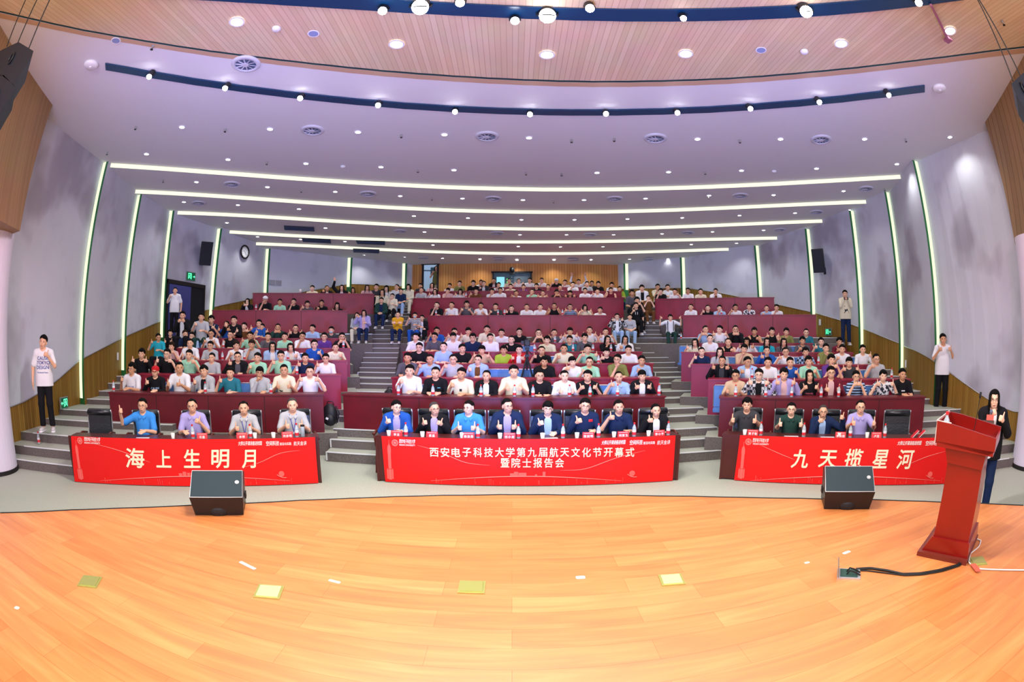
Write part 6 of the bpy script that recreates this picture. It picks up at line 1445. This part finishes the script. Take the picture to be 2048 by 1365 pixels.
    for dx, w_, h_ in ((-28, 6, 6), (-20, 6, 9), (-12, 5, 7), (-4, 7, 7), (20, 3, 4), (36, 4, 9)):
        m = MB(); u, z = loc(cx+dx, 953); m.box((u, Y, z+h_*.004), (w_*.005, .001, h_*.004)); m.obj('skyline_building', M_PINK, root)
    P = []
    for k in range(25):
        f = k/24; px = cx-190+380*f; py = 962-9*math.sin(PI*f); u, z = loc(px, py); P.append((u, Y, z))
    m = MB(); m.tube(P, [.001+.005*math.sin(PI*(i+.5)/25) for i in range(25)], 4); m.obj('horizon_glow_line', M_PINK2, root)
    px, py = {'left': (563, 948), 'centre': (1264, 947), 'right': (1860, 949)}[nm]; u, z = loc(px, py); m = MB(); m.lathe([(.045, -.001), (.045, .001)], (u, Y, z), 20, R); m.obj('planet_picture', M_PINK, root)
    m = MB(); m.tube([(u-.075+.15*k/12, Y-.003, z-.01-.05*(k/12)-.018*math.sin(PI*k/12)) for k in range(13)], .004, 4); m.obj('planet_ring', M_PINK2, root)
    rs = random.Random(5); m = MB()
    for k in range(26):
        px = cx-180+rs.uniform(0, 380); hh = rs.uniform(.02, .09)
        u, z = loc(px, 962); 
        if .05 < u < L-.05: m.box((u, Y, .03+hh/2), (.0016, .001, hh/2)); m.ell((u, Y, .03+hh*.9), (.005, .002, .005), None, 6, 4)
    m.obj('spark_lines', M_PINK, root, kind='stuff')
banner('left', [('海', 270, 916.5, 37, 39, 1), ('上', 326, 918, 35, 30, 1), ('生', 383, 917.5, 36, 34, 1), ('明', 441, 918, 36, 39, 1), ('月', 498, 918.5, 36, 31, 1)])
l1 = '西安电子科技大学第九届航天文化节开幕式'
banner('centre', [(ch, 868.5+i*21.73, 905, 18, 17.5, 0) for i, ch in enumerate(l1)]+[(ch, 1010+i*21.8, 926, 18, 17.5, 0) for i, ch in enumerate('暨院士报告会')])
banner('right', [('九', 1600, 918, 35, 34, 1), ('天', 1655, 918, 35, 35, 1), ('揽', 1707.5, 918, 37, 36, 1), ('星', 1760, 918.5, 37, 30, 1), ('河', 1811, 919, 37, 32, 1)])
# ============================================================ leather chairs
M_LEATHER = mat('black_leather', '16181c', .32, spec=.6, bump=(40, .2)); M_ARM = mat('reddish_chair_wood', '5a2318', .35)
def make_chair():
    r = thing('office_chair', 'x', 'chair')
    m = MB(); pr = [(-.0, .46), (.03, .60), (.05, .80), (.06, .95), (.05, 1.03), (.10, 1.05), (.13, .95), (.11, .75), (.08, .55), (.07, .45)]
    m.hull2([(-.245, y, z) for y, z in pr], [(.245, y, z) for y, z in pr]); m.obj('backrest', M_LEATHER, r)
    m = MB(); m.tube([(-.25, .06, .99), (.25, .06, .99)], .052, 12); m.obj('head_roll', M_LEATHER, r, True)
    for s in (-1, 1):
        m = MB(); m.tube([(s*.262, .06, .44), (s*.262, .08, .75), (s*.262, .09, .97), (s*.262, .05, 1.035)], .014, 6); m.obj('side_frame', M_METAL, r, True)
        m = MB(); m.tube([(s*.31, .06, .64), (s*.315, -.18, .68), (s*.31, -.36, .66)], [.018, .024, .026], 8); m.tube([(s*.31, -.34, .65), (s*.30, -.30, .45)], .016, 6); m.obj('armrest', M_ARM, r, True)
        m = MB(); m.tube([(s*.26, -.38, .40), (s*.28, -.40, 0)], .018, 6); m.obj('leg', M_ARM, r); m = MB(); m.tube([(s*.26, .06, .42), (s*.28, .12, 0)], .018, 6); m.obj('leg', M_ARM, r)
    m = MB(); m.rbox((0, -.18, .42), (.25, .26, .045), .06); m.obj('seat', M_LEATHER, r); return r
ch0 = make_chair(); used = [False]
def chair(tb, x, y, label, rz=0, back=.80):
    A, ux, n = TAB[tb]; P = A+n*(back+.11); q = at_line(x, y, (P[0], P[1]), (ux[0], ux[1])); a = math.atan2(ux[1], ux[0])+rz
    o = ch0 if not used[0] else dup(ch0); used[0] = True; o.location = (q[0], q[1], 0); o.rotation_euler = (0, 0, a); o['label'] = label; o['group'] = 'black leather conference chairs'
for tb, xs in (('left', [(198, 'empty black leather chair at far left end'), (291, 'black leather chair under the bright blue polo shirt'), (392, 'black leather chair under the lavender blue shirt'), (494, 'black leather chair under the pale grey-blue shirt'), (592, 'black leather chair under the cropped grey-haired guest')]),
               ('centre', [(793, 'black leather chair first at centre table'), (866, 'black leather chair second at centre table'), (939, 'black leather chair third at centre table'), (1008, 'black leather chair fourth at centre table'), (1092, 'black leather chair fifth at centre table'), (1160, 'black leather chair sixth at centre table'), (1236, 'black leather chair seventh at centre table'), (1308, 'black leather chair eighth at centre table')]),
               ('right', [(1494, 'black leather chair first at right table'), (1577, 'black leather chair second at right table'), (1652, 'black leather chair third at right table'), (1723, 'black leather chair fourth at right table'), (1795, 'empty black leather chair at right table')])):
    for x, lab in xs: chair(tb, x, 850, lab)
# ============================================================ things on the tables
M_PET = mat('clear_bottle', 'cfdfe6', .12, spec=.7, alpha=.55); M_CAPR = mat('red_cap', 'd22a2f', .4); M_LBL = mat('bottle_label', 'd8303a', .5); M_LBW = mat('bottle_label_white', 'e8eaf0', .5)
bt0 = thing('water_bottle', 'x', 'bottle'); m = MB(); m.lathe([(.028, 0), (.032, .01), (.032, .135), (.027, .155), (.013, .185), (.012, .20)], n=14); m.obj('body', M_PET, bt0, True)
m = MB(); m.lathe([(.0335, .03), (.0335, .075)], n=14, cap=False); m.obj('label_band', M_LBL, bt0, True); m = MB(); m.lathe([(.0335, .076), (.0335, .115)], n=14, cap=False); m.obj('label_band', M_LBW, bt0, True); m = MB(); m.lathe([(.0155, .198), (.0155, .225)], n=12); m.obj('cap', M_CAPR, bt0)
bu = [False]
def bottle(p, label, group):
    o = bt0 if not bu[0] else dup(bt0); bu[0] = True; o.location = p; o['label'] = label; o['group'] = group; return o
def on_table(tb, x, back=.12, y=875):
    A, ux, n = TAB[tb]; P = A+n*(back+.05); q = at_line(x, y, (P[0], P[1]), (ux[0], ux[1])); return Vector((q[0], q[1], .7155)), math.atan2(ux[1], ux[0])
IT = {'left': dict(b=[386, 501, 594], c=[346, 510, 547], k=[(404, '石磊'), (484, '余赟'), (575, '刘彦明')], p=[284]),
      'centre': dict(b=[812, 956, 1037, 1126, 1197, 1268, 1336], c=[778, 845, 924, 1000, 1085, 1154, 1228, 1297], k=[(793, '李龙'), (863.6, '吴昌'), (937, '杨浩勇'), (1019, '任小龙'), (1177, '陈前明'), (1247, '何家玉'), (1319, '李小平')], p=[1101]),
      'right': dict(b=[1521, 1607, 1700, 1769], c=[1489, 1678, 1734], k=[(1505, '黄子敬'), (1681, '李英超'), (1753, '卢朋')], p=[1583, 1656])}
cup0 = None; cd0 = None; pp0 = None
M_CUP = mat('paper_cup', 'e9e4dc', .7); M_CARD = mat('name_card_red', 'd8202c', .45)
for tb, it in IT.items():
    for i, x in enumerate(it['b']):
        p, a = on_table(tb, x, .13); bottle(p, 'water bottle with red cap on the %s banner table, %s from left' % (TNAME[tb], NTH[i]), 'bottles on the banner tables')
    for i, x in enumerate(it['c']):
        p, a = on_table(tb, x, .10); lab = 'white paper cup on the %s banner table, %s from left' % (TNAME[tb], NTH[i])
        if cup0 is None:
            cup0 = thing('paper_cup', lab, 'cup', p, 0, 'paper cups on the banner tables'); m = MB(); m.lathe([(.026, 0), (.036, .088), (.034, .088), (.025, .004)], n=16, cap=False); m.lathe([(.026, 0), (.026, .003)], n=16); m.obj('wall', M_CUP, cup0, True); m = MB(); m.torus((0, 0, .089), .0355, .0022, nu=16, nv=5); m.obj('rolled_rim', M_CUP, cup0)
        else: dup(cup0, p, label=lab)
    for i, (x, s) in enumerate(it['k']):
        p, a = on_table(tb, x, .06); root = thing('name_card', 'red folded name card on the %s banner table, %s from left' % (TNAME[tb], NTH[i]), 'name card', p, a, 'red name cards')
        m = MB(); m.hull2([(-.09, 0, 0), (-.09, .05, 0), (-.09, .026, .10)], [(.09, 0, 0), (.09, .05, 0), (.09, .026, .10)]); m.obj('card', M_CARD, root)
        F2 = Matrix.Translation((0, -.002+.0095, .038)) @ Matrix.Rotation(rad(75), 4, 'X')
        for j, ch in enumerate(s):
            me = text_mesh(ch, .045, .0008, .012)
            if not me.materials: me.materials.append(M_BWHITE)
            o = link('lettering', me, root); o.matrix_local = Matrix.Translation(((j-(len(s)-1)/2)*.05, 0, 0)) @ F2
        m = MB(); m.box((0, .0195, .082), (.07, .002, .0025)); m.obj('printed_line', M_BWHITE, root)
    for i, x in enumerate(it['p']):
        p, a = on_table(tb, x, .10); m = MB(); m.box((0, 0, .001), (.12, .085, .001)); o = m.obj('paper_sheet', M_WHITE, label='white paper sheet on the %s banner table, %s from left' % (TNAME[tb], NTH[i]), category='paper'); o.location = p; o.rotation_euler = (0, 0, a+.1)
p, a = on_table('left', 606, .16); root = thing('glass_tumbler', 'tall clear glass flask at the right end of left banner table', 'flask', p); m = MB(); m.lathe([(.034, 0), (.034, .16), (.031, .165)], n=16); m.obj('body', M_PET, root, True); m = MB(); m.lathe([(.035, .165), (.035, .19)], n=16); m.obj('lid', M_BLACK, root)
for i, x in enumerate((1829, 1842)):
    p, a = on_table('right', x, .15); root = thing('red_folder', 'red folder propped at the right end of right banner table, %s of two' % ('left' if i == 0 else 'right'), 'folder', p+Vector((0, 0, .004)), a, 'red folders'); Rf = Matrix.Rotation(-.75, 3, 'Y')
    m = MB(); m.box((0, 0, .05), (.085, .05, .009), Rf); m.obj('cover', M_CARD, root); m = MB(); m.box(Vector((.0, -.004, .05)), (.086, .05, .004), Rf); m.obj('pages', M_WHITE, root)
# bottle on the lectern
p = L2W(.035, .10, .987); bottle(p, 'water bottle with pink cap standing on the lectern top', 'bottle on the lectern').scale = (1, 1, .93)
# bottles on student desks
DB = {('left', 1): [228, 411, 542], ('left', 2): [594], ('left', 3): [445, 489, 576], ('left', 4): [447, 687], ('left', 6): [512],
      ('centre', 1): [797, 866, 962, 1029, 1066, 1139, 1180, 1235, 1318], ('centre', 3): [1197], ('centre', 4): [1069, 1146, 1222, 1186], ('centre', 5): [1110], ('centre', 6): [872, 996, 1009, 1125], ('centre', 7): [932],
      ('right', 1): [1471, 1531, 1583, 1642, 1677], ('right', 2): [1504, 1557, 1783], ('right', 3): [1637], ('right', 6): [1443]}
for (bk, k), xs in DB.items():
    b = BLK[bk]; r = b.rows[k]; P = r['P']+b.n*.10
    for i, x in enumerate(xs):
        y = proj((r['P'][0], r['P'][1], r['z']))[1]; q = at_line(x, y, P, b.d); bottle((q[0], q[1], r['z']+.001), 'small bottle on the %s %s-block desk, %s from left' % (ordn[k], bk, NTH[i]), 'bottles on the students\' desks')
# ============================================================ blue lecture seats
M_SEAT = mat('blue_seat_plastic', '4f7fc0', .45)
st0 = thing('lecture_seat', 'x', 'seat'); m = MB(); pr = [(.0, .46), (.015, .60), (.03, .80), (.028, .88), (.05, .88), (.06, .80), (.045, .58), (.03, .46)]
m.hull2([(-.21, y, z) for y, z in pr], [(.21, y, z) for y, z in pr]); m.obj('backrest', M_SEAT, st0); m = MB(); m.tube([(-.22, .04, .46), (-.22, .05, .86), (-.19, .045, .895), (.19, .045, .895), (.22, .05, .86), (.22, .04, .46)], .010, 6); m.obj('rim', M_METAL, st0, True)
m = MB(); m.rbox((0, -.2, .43), (.21, .21, .025), .05); m.obj('seat_pan', M_SEAT, st0); m = MB(); m.box((0, .02, .22), (.03, .03, .22)); m.obj('pedestal', M_BLACK, st0)
us = [False]
for bk, k, xs in (('left', 1, [332, 388, 489, 545]), ('left', 2, [359, 590]), ('left', 3, [595, 600]), ('left', 4, [408]), ('centre', 1, [848, 1103, 1213, 1261]), ('centre', 2, [988, 1014, 1040, 1065]), ('centre', 3, [1103]), ('centre', 4, [1056, 1232]), ('right', 1, [1448, 1496, 1596, 1688, 1735]), ('right', 2, [1468, 1728, 1642]), ('right', 3, [1462, 1509, 1552, 1590, 1709]), ('right', 4, [1374, 1516, 1590])):
    b = BLK[bk]; r = b.rows[k]; P = r['P']+b.n*.80
    if (bk, k) == ('left', 3): xs = [598]
    for i, x in enumerate(xs):
        y = proj((r['P'][0], r['P'][1], r['z']))[1]-6; q = at_line(x, y, P, b.d); o = st0 if not us[0] else dup(st0); us[0] = True
        o.location = (q[0], q[1], r['tier']+.0); o.rotation_euler = (0, 0, rad(THD[bk])); o['label'] = 'blue seat back showing in the %s %s-block row, %s from left' % (ordn[k], bk, NTH[i]); o['group'] = 'blue lecture seats'
# ============================================================ video camera on a tripod, bags
r = BC.rows[2]; q = at_y(1054, 752, r['P'][1]+.75); base = Vector((q[0], q[1], BC.rows[2]['tier']))
root = thing('video_camera_tripod', 'black video camera on tall tripod among the centre rows', 'tripod', base); top = at_y(1056, 712, q[1])[2]-base[2]
m = MB(); m.tube([(0, 0, top-.25), (0, 0, top+.12)], .025, 8); m.box((0, 0, top), (.05, .05, .03)); m.obj('centre_column', M_BLACK, root)
for a in (-.5, PI+.5, PI/2):
    m = MB(); d = Vector((math.cos(a)*.36, math.sin(a)*.30 if a > 1.5 and a < 2 else -.12, 0)); m.tube([(0, 0, top-.02), d*.5+Vector((0, 0, top*.5)), d+Vector((0, 0, .0))], [.022, .018, .012], 6); m.obj('leg', M_BLACK, root)
m = MB(); m.box((0, 0, top+.16), (.05, .05, .03)); m.tube([(0, 0, top+.15), (.12, .3, top+.02)], .009, 6); m.obj('fluid_head', M_BLACK, root)
cm = thing('video_camera', 'black video camera mounted on the tripod', 'camera', base+Vector((0, 0, top+.192))); m = MB(); m.rbox((0, .05, .085), (.065, .16, .075), .02); m.obj('body', M_BLACK, cm); m = MB(); m.lathe([(.05, -.20), (.055, -.12), (.045, 0)], (0, 0, .085), 16, Matrix.Rotation(-PI/2, 3, 'X')); m.obj('lens', M_BLACK, cm); m = MB(); m.tube([(-.0, -.08, .16), (0, -.06, .20), (0, .12, .20), (0, .15, .16)], .014, 6); m.obj('top_handle', M_BLACK, cm)
m = MB(); m.box((-.10, .04, .10), (.03, .06, .04)); m.obj('viewfinder', M_BLACK, cm)
def bag(p, label, s=1.0, rz=0):
    root = thing('backpack', label, 'bag', p, rz, 'bags left by the aisles'); root.scale = (s, s, s); m = MB(); m.ell((0, 0, .22), (.16, .11, .22)); m.ell((0, -.08, .14), (.12, .06, .12)); m.obj('body', M_BLACK, root, True)
    m = MB(); m.tube([(-.07, .06, .40), (-.05, .05, .47), (.05, .05, .47), (.07, .06, .40)], .010, 6); m.obj('handle', M_BLACK, root, True); m = MB(); m.tube([(.10, .10, .38), (.16, .10, .25), (.12, .10, .06)], .014, 6); m.obj('strap', M_BLACK, root, True)
    m = MB(); m.box((-.02, -.145, .17), (.025, .004, .02), Matrix.Rotation(.4, 3, 'Y')); m.obj('badge', M_WHITE, root)
bag(at_z(661, 853, .50), 'black backpack with pale badge leaning on left-block desk end', 1.05, .1)
q = at_z(779, 815, .72); bag(q, 'black shoulder bag at the end of centre front desk', .95, -.2)
q = at_y(1357, 679, 15.0); bag(q, 'dark backpack beside the person with spread thumbs', .9, 0); bottle(q+Vector((0, -.25, 0)), 'water bottle standing by dark backpack at cross aisle', 'bottle by the backpack')
q = at_z(74, 887, .33); bottle(Vector((q[0]+.1, q[1], .335)), 'clear bottle on the step beside left wainscot', 'bottle on the side steps')
p = at_line(601, 580, BL.rows[7]['P']+BL.n*.1, BL.d); root = thing('paper_cup', 'tall white cup on the rear left-block desk', 'cup', (p[0], p[1], BL.rows[7]['z'])); m = MB(); m.lathe([(.035, 0), (.045, .14), (.043, .14)], n=16); m.obj('wall', M_CUP, root, True); m = MB(); m.lathe([(.047, .135), (.047, .15)], n=16); m.obj('lid', M_WHITE, root)
